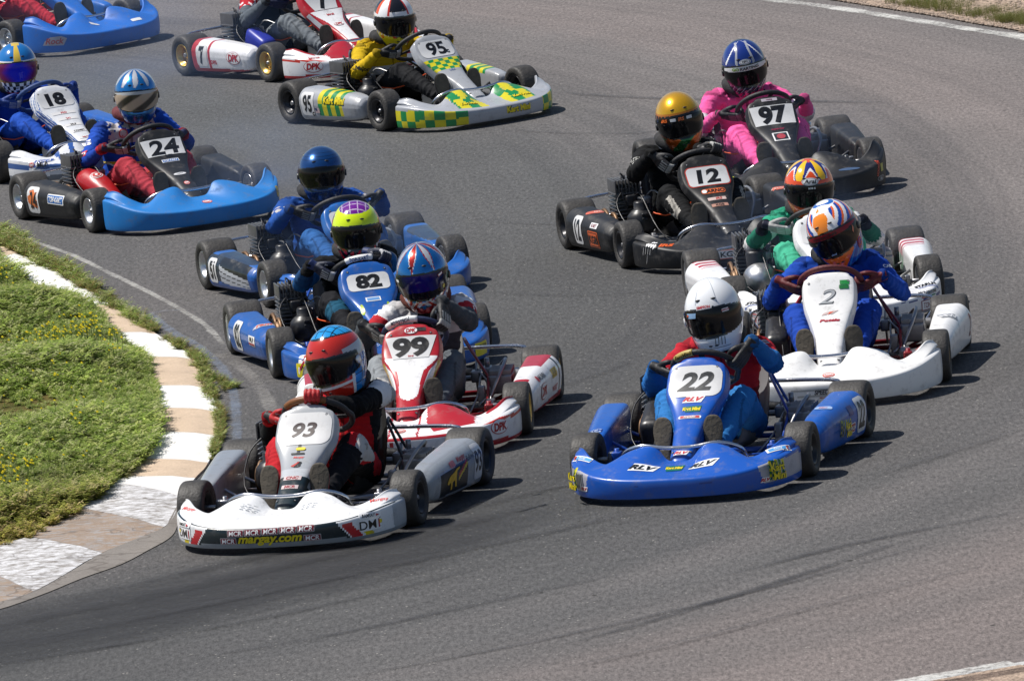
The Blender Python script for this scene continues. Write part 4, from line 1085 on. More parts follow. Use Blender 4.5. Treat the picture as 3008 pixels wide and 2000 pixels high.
# --- 18
def nose18(u, v, P):
    if u > .25+.35*math.sin(v*3) and v > .35: return c('2458a8') if (u*9+v*3) % 1 < .6 else c('c8ccd4')
    if u < -.72: return c('2458a8')
    if (abs(u)*7-v*5) % 1 < .35 and abs(u) > .5: return c('7088b8')
    return c('c0c4cc')
def bump18(u, v, P):
    if v > .5 and abs(P.x) < .35 and (P.x*9-P.y*4) % 1 < .35: return c('3058a0')
    if v < .5 and P.z < .075: return c('7a8088')
    if v < .5 and .12 < P.z < .15: return c('3a5c98')
    return c('bcc0c8')
def pod18(v, P, r): return c('1c5ab0') if P.z > .16 or r == 'o' else c('c8ccd4')
def st18(p, k):
    plate(p, '18', .225, .12, .085, bold=.055, sx=1.15, y=.88, z=.507, r=.25)
    for i, (t_, cc) in enumerate((('PRD', c('c03040')), ('241', c('c03040')), ('MLP', c('20242a')), ('COMET', c('20242a')), ('kart', c('a02030')), ('RK', c('803038')))):
        v = .47+.075*i; w, y, z = crom(NOSE, v); s_nose(p, 0, y, z).rect(w*1.25, .028, c('c9c5c2'), r=.1).text(t_, .018, cc, 0, 0, .03).done('sticker', p['nose'][1])
    s_deck(p, .45, 1.50, rot=-15).oval(.15, .062, WHITE).oval(.14, .054, c('1a4a9c')).text('Ford', .036, WHITE, 0, 0, .01, .35).done('sticker', p['bump'][1])
    wordring(s_bump(p, .50, .15, 30), -.045, 0, .7).text('MLP', .028, BLACK, .025, 0, .04).done('sticker', p['bump'][1])
    s_bump(p, .50, .09, 30).rect(.14, .048, WHITE, r=.1).text('MCR', .036, c('b03040'), 0, 0, .05, .1).done('sticker', p['bump'][1])
def h18(az, z, P):
    if z > .03:
        if abs(az+.0) < .18 or (z > .14 and abs(P.x) < .025): return c('d8b848')
        if z < .052: return c('c89a20') if z < .046 else c('d8d8dc')
        return c('1a70b8')
    if z < -.088:
        if z < -.155: return c('b02a20')
        return c('d8d8dc') if (math.floor(az*5)+math.floor(z*36)) % 2 else c('15161a')
    return c('b8901c') if abs(az) > 1.0 else c('a03020')
def v18(az, z): return mixc(c('1020d0'), c('6a1450'), sstep(.35, 1.0, abs(az)+abs(z+.02)*6)) if abs(az) < 1.05 else c('8a5a18')
# --- the blue kart at the top left corner
def bump0(u, v, P): return c('1868c4')
def st0(p, k):
    s = s_bump(p, .50, .12, 30); s.poly([(-.085, -.03), (-.07, .0), (-.03, .03), (.05, .034), (.09, .015), (.06, -.035)][::-1], c('a8a8b4')).text('Rock', .045, c('b05050'), 0, 0, .03, .3); s.done('sticker', p['bump'][1])
    for x, y in ((.12, 1.50), (-.22, 1.58)): s_deck(p, x, y).rect(.09, .035, WHITE, r=.2).done('sticker', p['bump'][1])
    plate(p, '5', .2, .12, .08)
# --- 7
def nose7(u, v, P):
    a = abs(u)
    if .42 < v < .80 and a < .55-.2*sstep(.42, .6, v): return c('d8d8da')
    if .42 < v < .66 and .7 < a < .92: return c('d0d0d4')
    return RD
def bump7(u, v, P): return bump99(u, v, P)
def pod7(v, P, r):
    if P.z < .075: return RD if r == 'o' else c('c8c8cc')
    if .30 < v < .345: return RD
    if P.z > .25 and v > .3: return RD if v > .75 else c('d8d8da')
    if v < .12: return RD
    return c('d2d2d6')
def st7(p, k):
    plate(p, '7', .24, .125, .10, trap=.72, bold=.05)
    dpk(s_nose(p, 0, 1.09, .34), .026).done('sticker', p['nose'][1]); birel(s_nose(p, 0, .985, .405), .022, RD).done('sticker', p['nose'][1])
    podnum(p, 1, '7', y=.30, w=.12, h=.17, dig=.13, sx=.6, bold=.05)
    dpk(s_pod(p, 1, .66, .16), .052).done('sticker', par(p, 1)); dpk(s_bump(p, .50, .12, 38), .048).done('sticker', p['bump'][1])
    s_pod(p, 1, .43, .12).text('DPS', .03, RD, 0, 0, .04).done('sticker', par(p, 1))
    birel(s_deck(p, .46, 1.47, rot=-12), .03, RD).done('sticker', p['bump'][1])
def suit7(part, s, t, P):
    if part in ('thigh', 'calf'): return c('6c7278')
    if part == 'uarm': return (c('b0202e') if noise.noise(Vector(P)*30) > -.15 else c('c8c0c4')) if t < .55 else c('5a626a')
    if part == 'farm': return c('5a626a')
    return c('3a4654') if P[2] < .42 else (c('b0202e') if noise.noise(Vector(P)*30) > -.1 else c('c8c0c4'))
# --- 95
GR, YG = c('16884a'), c('d8cc20')
def nose95(u, v, P):
    if .42 < v < .56 and abs(u) < .72: return checks(P.x, (v-.42), 26, GR, YG)
    return c('a4a7ac')
def bump95(u, v, P):
    ax, z = abs(P.x), P.z
    if v < .46 and z < .16 and (ax > .27 if P.x > 0 else ax > .34):
        q = (u*11) % 2; return (GR if (q < 1) == (z < .088) else YG)
    if v > .56 and .085 < ax < .30: return GR if ((ax*14) % 2 < 1) == (P.y > 1.47) else YG
    return c('a9acb2')
def pod95(v, P, r):
    if .33 < v < .72 and P.z > .085:
        if r == 'o' or P.z > .22: return GR if ((v*15) % 2 < 1) == (P.z > .17) else YG
    return c('a6a9ae')
def km2(s, h, x=0, y=0): s.text('Kart Mini', h*1.12, c('20401c'), x+.002, y-.002, .09, .05, .85).text('Kart Mini', h, YEL, x, y, .045, .05, .9); return s
def st95(p, k):
    plate(p, '95', .235, .13, .088, bold=.03, y=.88, z=.503, r=.3, extra=lambda s: s.text('c', .03, BLACK, .075, -.035, .03).text('C Barnes', .012, BLACK, -.01, .054, .02))
    s_nose(p, 0, 1.06, .36).text('USA', .02, c('6070a0'), 0, 0, .03, .3).done('sticker', p['nose'][1])
    km2(s_bump(p, -.10, .095, -6), .045).done('sticker', p['bump'][1])
    km2(s_deck(p, .20, 1.56), .03).done('sticker', p['bump'][1]); km2(s_deck(p, -.22, 1.56), .03).done('sticker', p['bump'][1])
    podnum(p, 1, '95', y=.275, w=.13, h=.19, dig=.125, sx=.55, extra=lambda s: s.text('c', .03, BLACK, .052, -.07, .03))
    km2(s_pod(p, 1, .56, .20), .05).done('sticker', par(p, 1))
    s_pod(p, 1, .375, .12).rect(.045, .036, c('c8b0b0'), r=.05).rect(.02, .018, c('304070'), -.012, .008, .05).done('sticker', par(p, 1))
def suit95(part, s, t, P):
    if part in ('thigh', 'calf'): return c('1b1c1f')
    if part == 'torso': return c('c8a416') if P[2] > .33 else (c('b8b6b4') if P[2] > .27 else c('1b1c1f'))
    return c('caa818')
def patch95(b, bv, q):
    Sticker(bv, (q['sh'][1]+q['wr'][1])/2+Vector((.09, .0, -.10)), (.5, .85, .1), rot=-12).text('A.Major', .04, c('20201c'), 0, 0, .04).done('badge', b)
def h95(az, z, P):
    if z > .05:
        if abs(az) < .5: return c('15151a') if z > .075 else c('c8c8cc')
        if abs(az) < .62: return c('c03020')
        if abs(az) < 1.2: return c('d0d0d4')
        return c('d85820') if abs(az) < 1.5 else c('20242c')
    if z < -.085: return YG if noise.noise(P*24) > -.1 else (c('c03818') if noise.noise(P*40) > 0 else c('20201c'))
    if z > .03: return c('c8c8cc')
    return c('d8c020') if (az*4+z*20) % 1 < .5 else c('c8c8cc')
# --- 12 and 97
def blk(u, v, P): return c('141518')
def nose12(u, v, P): return c('141416')
def pod12(v, P, r): return c('1c1d20')
def st12(p, k):
    plate(p, '12', .225, .125, .082, bold=.04, shear=.1, sx=1.2, y=.905, z=.480, r=.2, border=c('c04030'), trap=None)
    s_nose(p, 0, 1.0, .40).rect(.145, .042, c('d86a38'), r=.4).text('ARNO', .030, BLACK, .012, 0, .04, .15).oval(.03, .03, WHITE, -.055, 0).done('sticker', p['nose'][1])
    s_nose(p, 0, 1.065, .36).rect(.11, .028, c('d0b8b0'), r=.15).text('IRS', .022, c('b03028'), .012, 0, .03, .25).done('sticker', p['nose'][1])
    s_nose(p, 0, 1.125, .33).rect(.10, .028, c('b88a78'), r=.15).text('KGB', .020, BLACK, 0, 0, .03).done('sticker', p['nose'][1])
    s_bump(p, .13, .10).rect(.20, .055, c('d06048'), r=.25).rect(.185, .044, WHITE, r=.25).text('KGB', .032, BLACK, .01, 0, .02, 0, 1.3).done('sticker', p['bump'][1])
    s = s_deck(p, .47, 1.47, rot=-25); s.text('IRS', .05, c('e06020'), .03, 0, .05, .2)
    for i in range(6):
        for j in range(4):
            if (i+j) % 2: s.rect(.016, .012, WHITE, -.11+i*.016, j*.013-.02, .1)
    s.done('sticker', p['bump'][1])
    podnum(p, 1, '12', y=.37, w=.115, h=.195, dig=.13, sx=.55, bold=.035)
    s_pod(p, 1, .60, .13).rect(.145, .10, c('d06030'), r=.1).rect(.13, .085, BLACK, r=.1).rect(.12, .075, c('d06030'), r=.1).text('KGB', .05, BLACK, 0, 0, .04).done('sticker', par(p, 1))
    s_pod(p, 1, .61, .215).rect(.095, .032, WHITE, r=.1).text('KART', .02, c('803030'), 0, 0, .03).done('sticker', par(p, 1))
    for sx in (1, -1): Sticker(p['pr' if sx > 0 else 'pl'][0], (sx*.56, .42, .3), (sx*.2, .2, 1), up=(0, -1, .2)).oval(.17, .085, c('d86a50')).text('IRS', .04, c('e8b0a0'), 0, 0, .03, .2).done('sticker', par(p, sx))
def suit12(part, s, t, P):
    if part == 'uarm' and s > 0 and .45 < t < .8 and P[1] > .1: 
        return c('a8a8a4') if (t*14) % 1 < .3 else c('101113')
    if part == 'calf' and .05 < t < .6 and abs(P[0]*s-.235+.05*t) < .012: return c('a8a49c')
    return c('141517')
def h12(az, z, P):
    if z > .05: return c('f0b41c') if z > .062 else c('d88018')
    if z > .028: return (c('16161a') if (az*7) % 1.6 > .3 else c('d86020'))
    n = math.sin(az*4+z*46)
    return c('1e6a34') if (n > .35 and z < -.08) else c('c85a14') if z > -.13 or n < 0 else c('287040')
def a12(o, hb, vo, vb):
    s_helm(vb, 0, .026).text('IRS', .020, c('e06820'), 0, 0, .05, .2).rect(.03, .016, c('c0c0c4'), .045, 0, .1).rect(.03, .016, c('c0c0c4'), -.045, 0, .1).text('IRS', .018, c('e06820'), -.09, 0, .05, .2).done('sticker', vo)
def st97(p, k):
    plate(p, '97', .25, .135, .11, bold=.055, sx=.95, y=.895, z=.490, trap=.93)
    s_nose(p, 0, .815, .578).rect(.10, .022, c('b8b0b8'), r=.1).text('racing', .014, c('7a3050'), 0, 0, .03).done('sticker', p['nose'][1])
    s_nose(p, 0, 1.05, .37).rect(.10, .082, WHITE, r=.05).rect(.082, .066, c('2a2a2c'), r=.05).oval(.055, .05, c('b04048')).done('sticker', p['nose'][1])
    s_nose(p, 0, .985, .41).text('superior', .022, c('a02848'), 0, 0, .02, .3).done('sticker', p['nose'][1])
    s_bump(p, .02, .10).poly([(-.10, .03), (-.05, .05), (.06, .045), (.09, .0), (.04, -.05), (-.08, -.045)][::-1], WHITE).poly([(-.09, .025), (-.05, .042), (.05, .038), (.08, .0), (.035, -.042), (-.07, -.038)][::-1], c('b83a48')).text('Racing', .03, WHITE, 0, 0, .02, .3).done('sticker', p['bump'][1])
    s_deck(p, .47, 1.45, rot=-18).poly([(-.07, .03), (.07, .03), (.07, -.03), (-.07, -.03)][::-1], c('20241a')).text('VIPER', .036, c('c8c820'), 0, .004, .05).text('engines', .014, c('98a020'), 0, -.024, .03).done('sticker', p['bump'][1])
    s_deck(p, .24, 1.54, rot=-5).text('superior', .03, c('b04038'), 0, 0, .02, .3).done('sticker', p['bump'][1])
    s_bump(p, -.47, .15, -25).text('HOOSIER', .022, c('c84830'), 0, 0, .04, w=.10, rot=70).done('sticker', p['bump'][1])
    s_bump(p, -.545, .15, -50).rect(.045, .05, c('a8a838'), r=.1).done('sticker', p['bump'][1])
    s_bump(p, -.50, .085, -30).oval(.10, .034, c('8f969c')).oval(.09, .026, c('26282c')).text('Mac', .018, c('a8b0b8'), 0, 0, .02, .3).done('sticker', p['bump'][1])
    s_deck(p, -.28, 1.58, rot=4).oval(.14, .028, c('4a6080')).done('sticker', p['bump'][1])
    podnum(p, 1, '97', y=.30, w=.13, h=.19, dig=.12, sx=.55)
PK = c('f060a2')
def suit97(part, s, t, P):
    if part == 'uarm' and .58 < t: return c('d8d0d8')
    if part == 'farm' and t < .30: return c('d8d0d8')
    if part == 'torso' and abs(P[2]-.235) < .014 and abs(P[0]) < .02: return c('15151a')
    return PK
def patch97(b, bv, q):
    Sticker(bv, q['chest']+Vector((-.10, .0, .07)), (-.1, 1, .3), rot=4).rect(.05, .022, c('1c2a38'), r=.1).rect(.025, .008, c('8fa8c8'), 0, 0, .1).done('badge', b)
def h97(az, z, P):
    B = c('15307c')
    if z > .045:
        d = abs(abs(az)-.34-.25*sstep(.13, .05, z)*0)
        q = abs(abs(P.x)-.030-.02*sstep(.15, .06, z)) 
        if abs(az) < 1.2 and q < .006: return c('a8acb4')
        if abs(az) < 1.6 and abs(abs(az)-1.05+.9*(z-.05)*4) < .05: return WHITE
        if abs(az) > 1.75: return c('30343a')
        return B
    if z > .02: return B
    n = (az*3+z*34) % 1
    if z < -.125: return c('b01c5c') if n < .5 else c('2a1c4a')
    return c('2a2444') if n < .45 else (c('b8b0bc') if n < .6 else c('16182a'))
def v97(az, z): return c('c4ccc8') if z > .012 and abs(az) < 1.15 else BLACK
def a97(o, hb, vo, vb):
    s_helm(hb, 0, .062).oval(.070, .030, WHITE).oval(.062, .024, c('20242c')).oval(.056, .020, c('c8ccd0')).text('HJC', .015, BLACK, 0, 0, .04, .1, 1.3).done('sticker', o)
    s_helm(vb, .0, .026).text('GO', .018, c('8ab038'), -.062, 0, .05, 0, 1.1).text('KARTING', .017, BLACK, .018, 0, .03, .1, 1.15).done('sticker', vo)
# --- the green suited driver's white kart
def noseA(u, v, P): return c('d4d4d6')
def bumpA(u, v, P):
    if v < .5 and P.z < .06: return c('a8a8ac')
    if v < .48 and .118 < P.z < .124 and abs(P.x) > .3: return c('203a80')
    return c('d6d6d8')
def podA(v, P, r):
    if r != 'o' and v < .35: return (c('1c8048') if P.z < .2 else c('b82030')) if (v*9) % 1 < .5 else c('d4d4d6')
    return c('d4d4d6')
def tk(s, h, x=0, y=0, w=None):
    W_ = (w or 6.2*h); s.rect(W_+.022, h*1.75, c('a03038'), x, y, .05).rect(W_+.014, h*1.75-.008, WHITE, x, y, .05).text('TONY', h, c('8a2430'), x-W_*.26, y, .0, 0, 1., w=W_*.44).text('KART', h, c('8a2430'), x+W_*.26, y, .0, 0, 1., w=W_*.44).text('//', h*1.3, c('a03038'), x, y, .0); return s
def stA(p, k):
    plate(p, '6', .22, .13, .09)
    for sx in (1, -1):
        tk(s_bump(p, sx*.49, .082, sx*30), .034, 0, 0, .175).done('sticker', p['bump'][1])
        s_bump(p, sx*.47, .150, sx*26).text('BRIDGESTONE', .020, c('20242a'), 0, 0, .03, .2, w=.15).rect(.05, .007, c('b83030'), -.045, -.020).rect(.05, .007, c('208048'), .03, -.020).done('sticker', p['bump'][1])
        s_deck(p, sx*.47, 1.43, rot=-sx*22).text('STARLN', .030, BLACK, 0, 0, .05, .2).rect(.13, .006, c('2850a0'), 0, -.028).done('sticker', p['bump'][1])
def suitA(part, s, t, P):
    g = c('2c9a78')
    if part == 'uarm': return g if t < .28 else (c('c8c8c4') if t < .5 else (c('c4c4c0') if P[0]*s > .27 else c('186650')))
    if part == 'farm': return c('186650') if t < .7 else c('1a1c2a')
    if part == 'torso': return c('c8c8c4') if abs(abs(P[0]+.03)-.07) < .012 and P[2] > .38 else (g if P[2] > .3 else (c('c4c4be') if P[2] > .25 else c('2a8468')))
    return c('44ac8a')
def hA(az, z, P):
    O = c('e2501a'); f = math.sin(az*5.4+1.6)
    if z > .05:
        if z < .064: return O
        h1 = .085+.040*f; h2 = h1+.012
        if z < h1: return c('d8d0cc') if z > h1-.014 else O
        if z < h2: return c('242c7c')
        g = math.sin(az*5.4+4.6)
        if z < .150 and g > -.2-6*(z-.11): return c('f0c020') if g > .25-5*(z-.11) else c('242c7c')
        return c('242c7c') if z < .146 else O
    if z < -.078: return O if z > -.15 else c('a82a1c')
    return O if abs(az) < 1.9 else c('e8b820')
def aA(o, hb, vo, vb):
    s_helm(hb, .05, .062).oval(.088, .044, WHITE).oval(.082, .038, BLACK).oval(.078, .035, WHITE).text('Arai', .024, BLACK, 0, 0, .03, .15, 1.1).done('sticker', o)
    s_helm(vb, 0, .028).text('BOB G', .010, WHITE, 0, 0, .04).done('sticker', vo)
# --- 2
def w2(u, v, P): return c('dcdbd8')
def bump2(u, v, P):
    if v < .46 and abs(P.x-.02) < .30 and .004 < abs(P.z-.092)-.010 < .0085: return c('b9b8b4')
    return c('d9d8d4')
def pod2(v, P, r): return c('dad9d6')
def st2(p, k):
    s = s_nose(p, .01, .90, .485); s.text('2', .092, BLACK, 0, 0, .012, .3, 1.3).text('2', .086, c('a4a8ac'), 0, 0, .0, .3, 1.3).done('racing_number', p['nose'][1])
    s_nose(p, -.085, .845, .535).rect(.05, .026, c('1f8a40'), 0, .010, .05).rect(.05, .024, c('157034'), -.004, -.018, .05).done('sticker', p['nose'][1])
    s_nose(p, 0, .985, .41).poly([(-.045, -.016), (-.03, .002), (-.005, .010), (.05, .018), (.03, .004), (.01, -.012), (-.004, -.002), (-.02, -.012)][::-1], c('c8b4b0')).poly([(-.012, -.012), (.0, .006), (.022, .008), (.008, -.004)][::-1], c('e06040')).done('sticker', p['nose'][1])
    s_nose(p, 0, 1.035, .38).text('Pettis', .022, c('a82838'), 0, 0, .05, .2, w=.11).done('sticker', p['nose'][1])
    wordring(s_deck(p, 0, 1.56), sc=1.25).done('sticker', p['bump'][1])
    s_bump(p, 0, .096).text('SPEEDKART', .024, c('2c3034'), 0, 0, .03, .25, w=.15).text('Motorsports', .010, c('b04038'), 0, -.030, .03, .1, w=.1).done('sticker', p['bump'][1])
    s_pod(p, -1, .25, .16).text('2', .12, c('7a2028'), 0, 0, .02, .2, .5).done('racing_number', par(p, -1))
    Sticker(p['pl'][0], (-.60, .50, .25), (-.6, .4, .8), up=(0, -.5, .7)).poly([(-.05, -.03), (-.045, .035), (.05, .03), (.04, -.035)][::-1], c('8f9296')).text('MW', .04, c('c4c4c4'), 0, 0, .03, .2).done('sticker', par(p, -1))
def suit2(part, s, t, P): return c('1646a8') if part not in ('thigh', 'calf') else c('1440a0')
def patch2(b, bv, q):
    Sticker(bv, (q['sh'][-1]*.55+q['wr'][-1]*.45)+Vector((-.12, -.02, .0)), (-.5, .85, .1), rot=-8).text('CARRERA', .018, WHITE, 0, 0, .03).done('badge', b)
def h2(az, z, P):
    O, B, Wt = c('f06a18'), c('1a4ca8'), c('dddddf')
    if z > .04:
        if abs(az) > .58 and z < .130:
            q = (az*1.6*(1 if az > 0 else -1)-z*16) % 1
            return B if q < .38 else (O if q < .62 else Wt)
        q = math.hypot((P.x+.01)/.055, (P.y-.0)/.05)
        if .62 < q < 1.0 and P.y < .04: return c('1a62b8')
        if P.y > .045:
            u = abs(P.x-.012); t = (P.y-.045)/.10
            if u < .045-.032*abs(t-.75)*1.6-.012*(t < .42) and not (abs(t-.42) < .07): return c('f28a20')
        return Wt
    if z > .012: return c('90202c')
    if z < -.075:
        if abs(az) < .85 and z > -.175+.10*abs(az): return O
        return B if (az*2.5+z*18) % 1 > .28 else c('2a80c8')
    q = (abs(az)*2.4-z*16) % 1
    return O if q < .34 else (Wt if q < .44 else B)
def v2(az, z): return c('8c1c28') if z > .016 else BLACK
def a2(o, hb, vo, vb):
    s_helm(vb, .1, .028).text('GO RACING', .013, c('101014'), 0, 0, .04, .1, w=.13).done('sticker', vo)
    s_helm(vb, .05, -.070).text('shoei', .010, c('9ab8e0'), 0, 0, .04, .2).done('sticker', vo)
    s_helm(vb, -1.05, -.005, 50).poly([(-.02, -.005), (-.01, .006), (.02, .010), (.008, -.004)][::-1], c('d87a58')).done('sticker', vo)
    s_helm(hb, -1.25, -.09).oval(.05, .06, c('d04020')).oval(.040, .050, c('1c4ca8')).text('G', .04, c('d04020'), 0, 0, .04).done('sticker', o)
def hplain(a): return lambda az, z, P: a

_ab = MB(); _me = AIRB['cone']; AIRB_BVH = {'cone': BVHTree.FromPolygons([tuple(v.co) for v in _me.vertices], [tuple(p.vertices) for p in _me.polygons])}
RP = mat('red_plastic', c('b01e24'), .35, coat=.2, dirt=.2)
K = {
 '93': dict(pose=(-.84, 42.69, 164.8), fcname='steel', fcol=(.35, .35, .37), fmetal=.8, rim='black', nose=nose93, bumper=bump93, pod=pod93, stickers=st93, sw=60, stm=DARKM, seat=(.03, .03, .03), hose=STEEL, wrap=(-30, 52, c('7a4a22'), '', None), eh=-.015,
   label='white and silver kart number 93 leading beside the kerb'),
 '22': dict(pose=(1.12, 43.0, 165.4), fcname='blue', fcol=c('1a4aa8'), rim='black', nose=nose22, bumper=bump22, pod=blue_pod, stickers=st22, sw=25, wrap=(10, 50, c('b09a50'), 'KartMini', c('5a4a10')), seat=(.25, .25, .26), airbox='box', w=1.0,
   label='blue kart number 22 with a checkered yellow and green sticker on its spoiler'),
 '99': dict(pose=(-.44, 45.02, 174.0), fcname='red', fcol=c('8c1a20'), rim='gold', nose=nose99, bumper=bump99, pod=pod99, stickers=st99, sw=20, wrap=(-12, 52, c('c8c8c8'), 'MOTOTECH', c('3a4050')), seat=(.28, .28, .28), gripname='navy', grip=(.02, .03, .08),
   label='red and white kart number 99 right behind the leading kart'),
 '82': dict(zs=0.93, pose=(-.92, 47.72, 190.2), fcname='blue', fcol=c('1a4aa8'), rim='alu', nose=nose82, bumper=bump82, pod=lambda v, P, r: c('1a57a6'), stickers=st82, sw=10, wrap=(-18, 34, c('c4c4c6'), 'TOP-KART', c('23407a')), seat=(.25, .25, .26),
   label='blue kart number 82 with a yellow sticker on its spoiler'),
 '51': dict(zs=0.89, pose=(-1.14, 50.39, 197.4), fcname='navy', fcol=c('16306a'), rim='alu', nose=nose51, bumper=bump51, pod=pod51, stickers=st51, sw=10,
   label='blue kart number 51 with white stripes on its side pod'),
 '24': dict(zs=0.94, pose=(-2.44, 54.29, 203.9), fcname='black', fcol=(.03, .03, .03), rim='alu', nose=nose24, bumper=bump24, pod=pod24, stickers=st24, sw=30, airbox='cone', abmat=RP, eh=.03, h=1.1, bodym=MATTE, seat=(.3, .3, .3),
   label='kart number 24 with black nose and light blue front spoiler'),
 '18': dict(zs=0.94, pose=(-3.31, 57.08, 210.1), fcname='blue', fcol=c('1a4aa8'), rim='alu', nose=nose18, bumper=bump18, pod=pod18, stickers=st18, sw=10, eh=0, gripname='blue', grip=(.02, .06, .2),
   label='white and blue kart number 18 at the left edge'),
 '0': dict(pose=(-3.73, 64.12, 219.7), fcname='black', fcol=(.03, .03, .03), rim='alu', nose=bump0, bumper=bump0, pod=lambda v, P, r: bump0(0, v, P), stickers=st0, sw=10, eh=.03, h=1.15, bodym=MATTE,
   label='plain bright blue kart cut off by the top left corner'),
 '7': dict(pose=(-1.59, 61.12, 212.3), fcname='dark', fcol=(.05, .05, .055), rim='gold', nose=nose7, bumper=bump7, pod=pod7, stickers=st7, sw=10, airbox='box', abmat=mat('blue_cover', c('24309c'), .4),
   label='white and red kart number 7 with gold wheels at the top'),
 '95': dict(zs=.94, pose=(-.78, 57.86, 211.8), fcname='dark', fcol=(.05, .05, .055), rim='black', nose=nose95, bumper=bump95, pod=pod95, stickers=st95, sw=30,
   label='silver kart number 95 with green and yellow checks'),
 '12': dict(zs=0.97, pose=(1.03, 50.58, 193.7), fcname='grey', fcol=(.2, .2, .21), rim='black', nose=nose12, bumper=blk, pod=pod12, stickers=st12, sw=15, bodym=MATTE, eh=-.01,
   label='black kart number 12 with orange stickers'),
 '97': dict(zs=0.97, pose=(1.56, 52.94, 191.6), fcname='dark', fcol=(.05, .05, .055), rim='alu', nose=blk, bumper=blk, pod=pod12, stickers=st97, sw=20, bodym=MATTE, h=1.15, eh=.03,
   label='black kart number 97 carrying the pink suited driver'),
 'A': dict(zs=.92, pose=(1.70, 47.97, 185.7), fcname='green', fcol=(.1, .1, .1), rim='alu', nose=noseA, bumper=bumpA, pod=podA, stickers=stA, sw=0, airbox='ball', abmat=ALU,
   label='white kart with green trim, half hidden behind kart number 2'),
 '2': dict(pose=(1.78, 45.42, 174.4), fcname='red', fcol=c('8c1a20'), rim='gold', nose=w2, bumper=bump2, pod=pod2, stickers=st2, sw=0, sq=.45, airbox='box', h=1.1, gripname='maroon', grip=(.10, .012, .015),
   label='all white kart number 2 with a plain white spoiler'),
}
GB = (.014, .014, .016)
D = {
 '93': dict(lx=-0.03, hz=0.725, hy=.30, fa=32, tilt=14, nod=10, hl=-8, hr=105, suit=suit93, glove=(c('b01c20'), (.35, .35, .36), GB), shoe=c('8c2026'), collar=(.02, .015, .016), seed=1, helmet=dict(paint=h93, pivot=ALU), label='person in a black and red suit wearing a red helmet with a blue gridded crown'),
 '22': dict(hs=(1.12, 1.08, 1.18), lx=0.015, hz=0.72, hy=.28, fa=12, tilt=12, nod=1, hl=-76, hr=100, suit=suit22, patch=patch22, glove=(GB, (.03, .03, .03), GB), seed=2, helmet=dict(paint=h22, art=a22, pivot=mat('white_plastic', (.8, .8, .8), .4)), label='person in a red and blue suit wearing a plain white helmet'),
 '99': dict(lx=-.03, hz=0.765, hy=.27, fa=8, tilt=10, nod=11, hl=-62, hr=88, suit=suit99, patch=patch99, glove=(GB, (.35, .35, .33), GB), collar=c('5c2414'), seed=3, helmet=dict(hm=HELMM, paint=h99, vpaint=v99, art=a99), label='person in a grey suit with red sleeve bands and a blue, white and red helmet'),
 '82': dict(lx=-.06, hz=0.705, hy=.27, fa=0, tilt=5, nod=5, hl=-45, hr=84, suit=suit82, glove=(c('101a34'), (.45, .45, .47), c('14285a')), seed=4, helmet=dict(paint=h82), label='person in a black suit wearing a yellow and purple helmet'),
 '51': dict(lx=-0.03, hz=0.715, hy=.27, fa=0, tilt=5, nod=0, hl=-85, hr=90, suit=suit51, glove=(GB, (.2, .2, .2), GB), seed=5, helmet=dict(hm=HELMM, paint=h51), label='person in a blue suit wearing a glossy dark blue helmet'),
 '24': dict(lx=-0.095, hz=0.765, hy=.27, fa=-3, tilt=5, nod=4, hl=-105, hr=112, suit=suit24, patch=patch24, glove=(GB, (.4, .4, .42), c('141c44')), collar=(.12, .02, .025), seed=6, shoe=c('7a2a30'), helmet=dict(hm=HELMM, paint=h24, vpaint=v24), label='person in blue jacket and red trousers, blue helmet with white flames'),
 '18': dict(lx=-.04, hz=0.68, hy=.27, fa=-6, tilt=5, nod=2, hl=-95, hr=103, suit=suit_plain(c('14419c'), c('1a4cae')), glove=(c('163a84'), (.4, .4, .42), c('163a84')), seed=7, helmet=dict(paint=h18, vpaint=v18), label='person in a blue suit, blue helmet with yellow stripe, at the left edge'),
 '0': dict(hz=0.7, lx=-.04, suit=suit_plain(c('b02838')), hl=-95, hr=100, seed=8, helmet=dict(paint=hplain(c('a02028'))), label='person in red trousers on the blue kart cut off by the top left corner'),
 '7': dict(hz=0.7, lx=-.04, suit=suit7, hl=-95, hr=100, seed=9, glove=(c('101c40'), c('101c40'), GB), helmet=dict(paint=hplain(c('1c2a60'))), label='person in grey trousers and a red and white jacket at the top edge'),
 '95': dict(lx=-.05, hz=0.67, hy=.28, fa=-12, tilt=5, nod=10, hl=-100, hr=105, suit=suit95, patch=patch95, glove=(GB, (.4, .4, .4), GB), seed=10, helmet=dict(paint=h95), label='person in a yellow jacket and black trousers'),
 '12': dict(lx=-0.02, hz=0.745, hy=.28, fa=-4, tilt=13, nod=3, hl=-35, hr=80, suit=suit12, glove=(GB, (.4, .4, .38), GB), shoe=c('8a7a5c'), seed=11, helmet=dict(hm=HELMM, paint=h12, art=a12), label='person in a black suit wearing a golden yellow helmet'),
 '97': dict(lx=0.01, hz=0.73, hy=.27, fa=-2, tilt=12, nod=11, hl=-100, hr=110, suit=suit97, patch=patch97, glove=(GB, (.12, .12, .12), GB), seed=12, helmet=dict(paint=h97, vpaint=v97, art=a97), label='person in a bright pink suit wearing a dark blue helmet'),
 'A': dict(lx=-.03, hz=0.67, hy=.27, fa=-3, tilt=4, nod=8, hl=-108, hr=98, suit=suitA, glove=((.35, .35, .34), (.6, .6, .6), c('141830')), seed=13, helmet=dict(paint=hA, art=aA), label='person in a green and white suit wearing an orange flame helmet'),
 '2': dict(lx=-.02, hz=0.73, hy=.28, fa=16, tilt=24, nod=14, hl=-100, hr=96, suit=suit2, patch=patch2, glove=(c('5c1218'), c('3a1216'), c('6c161c')), seed=14, helmet=dict(paint=h2, vpaint=v2, art=a2), label='person in a blue suit wearing a white, orange and blue helmet'),
}
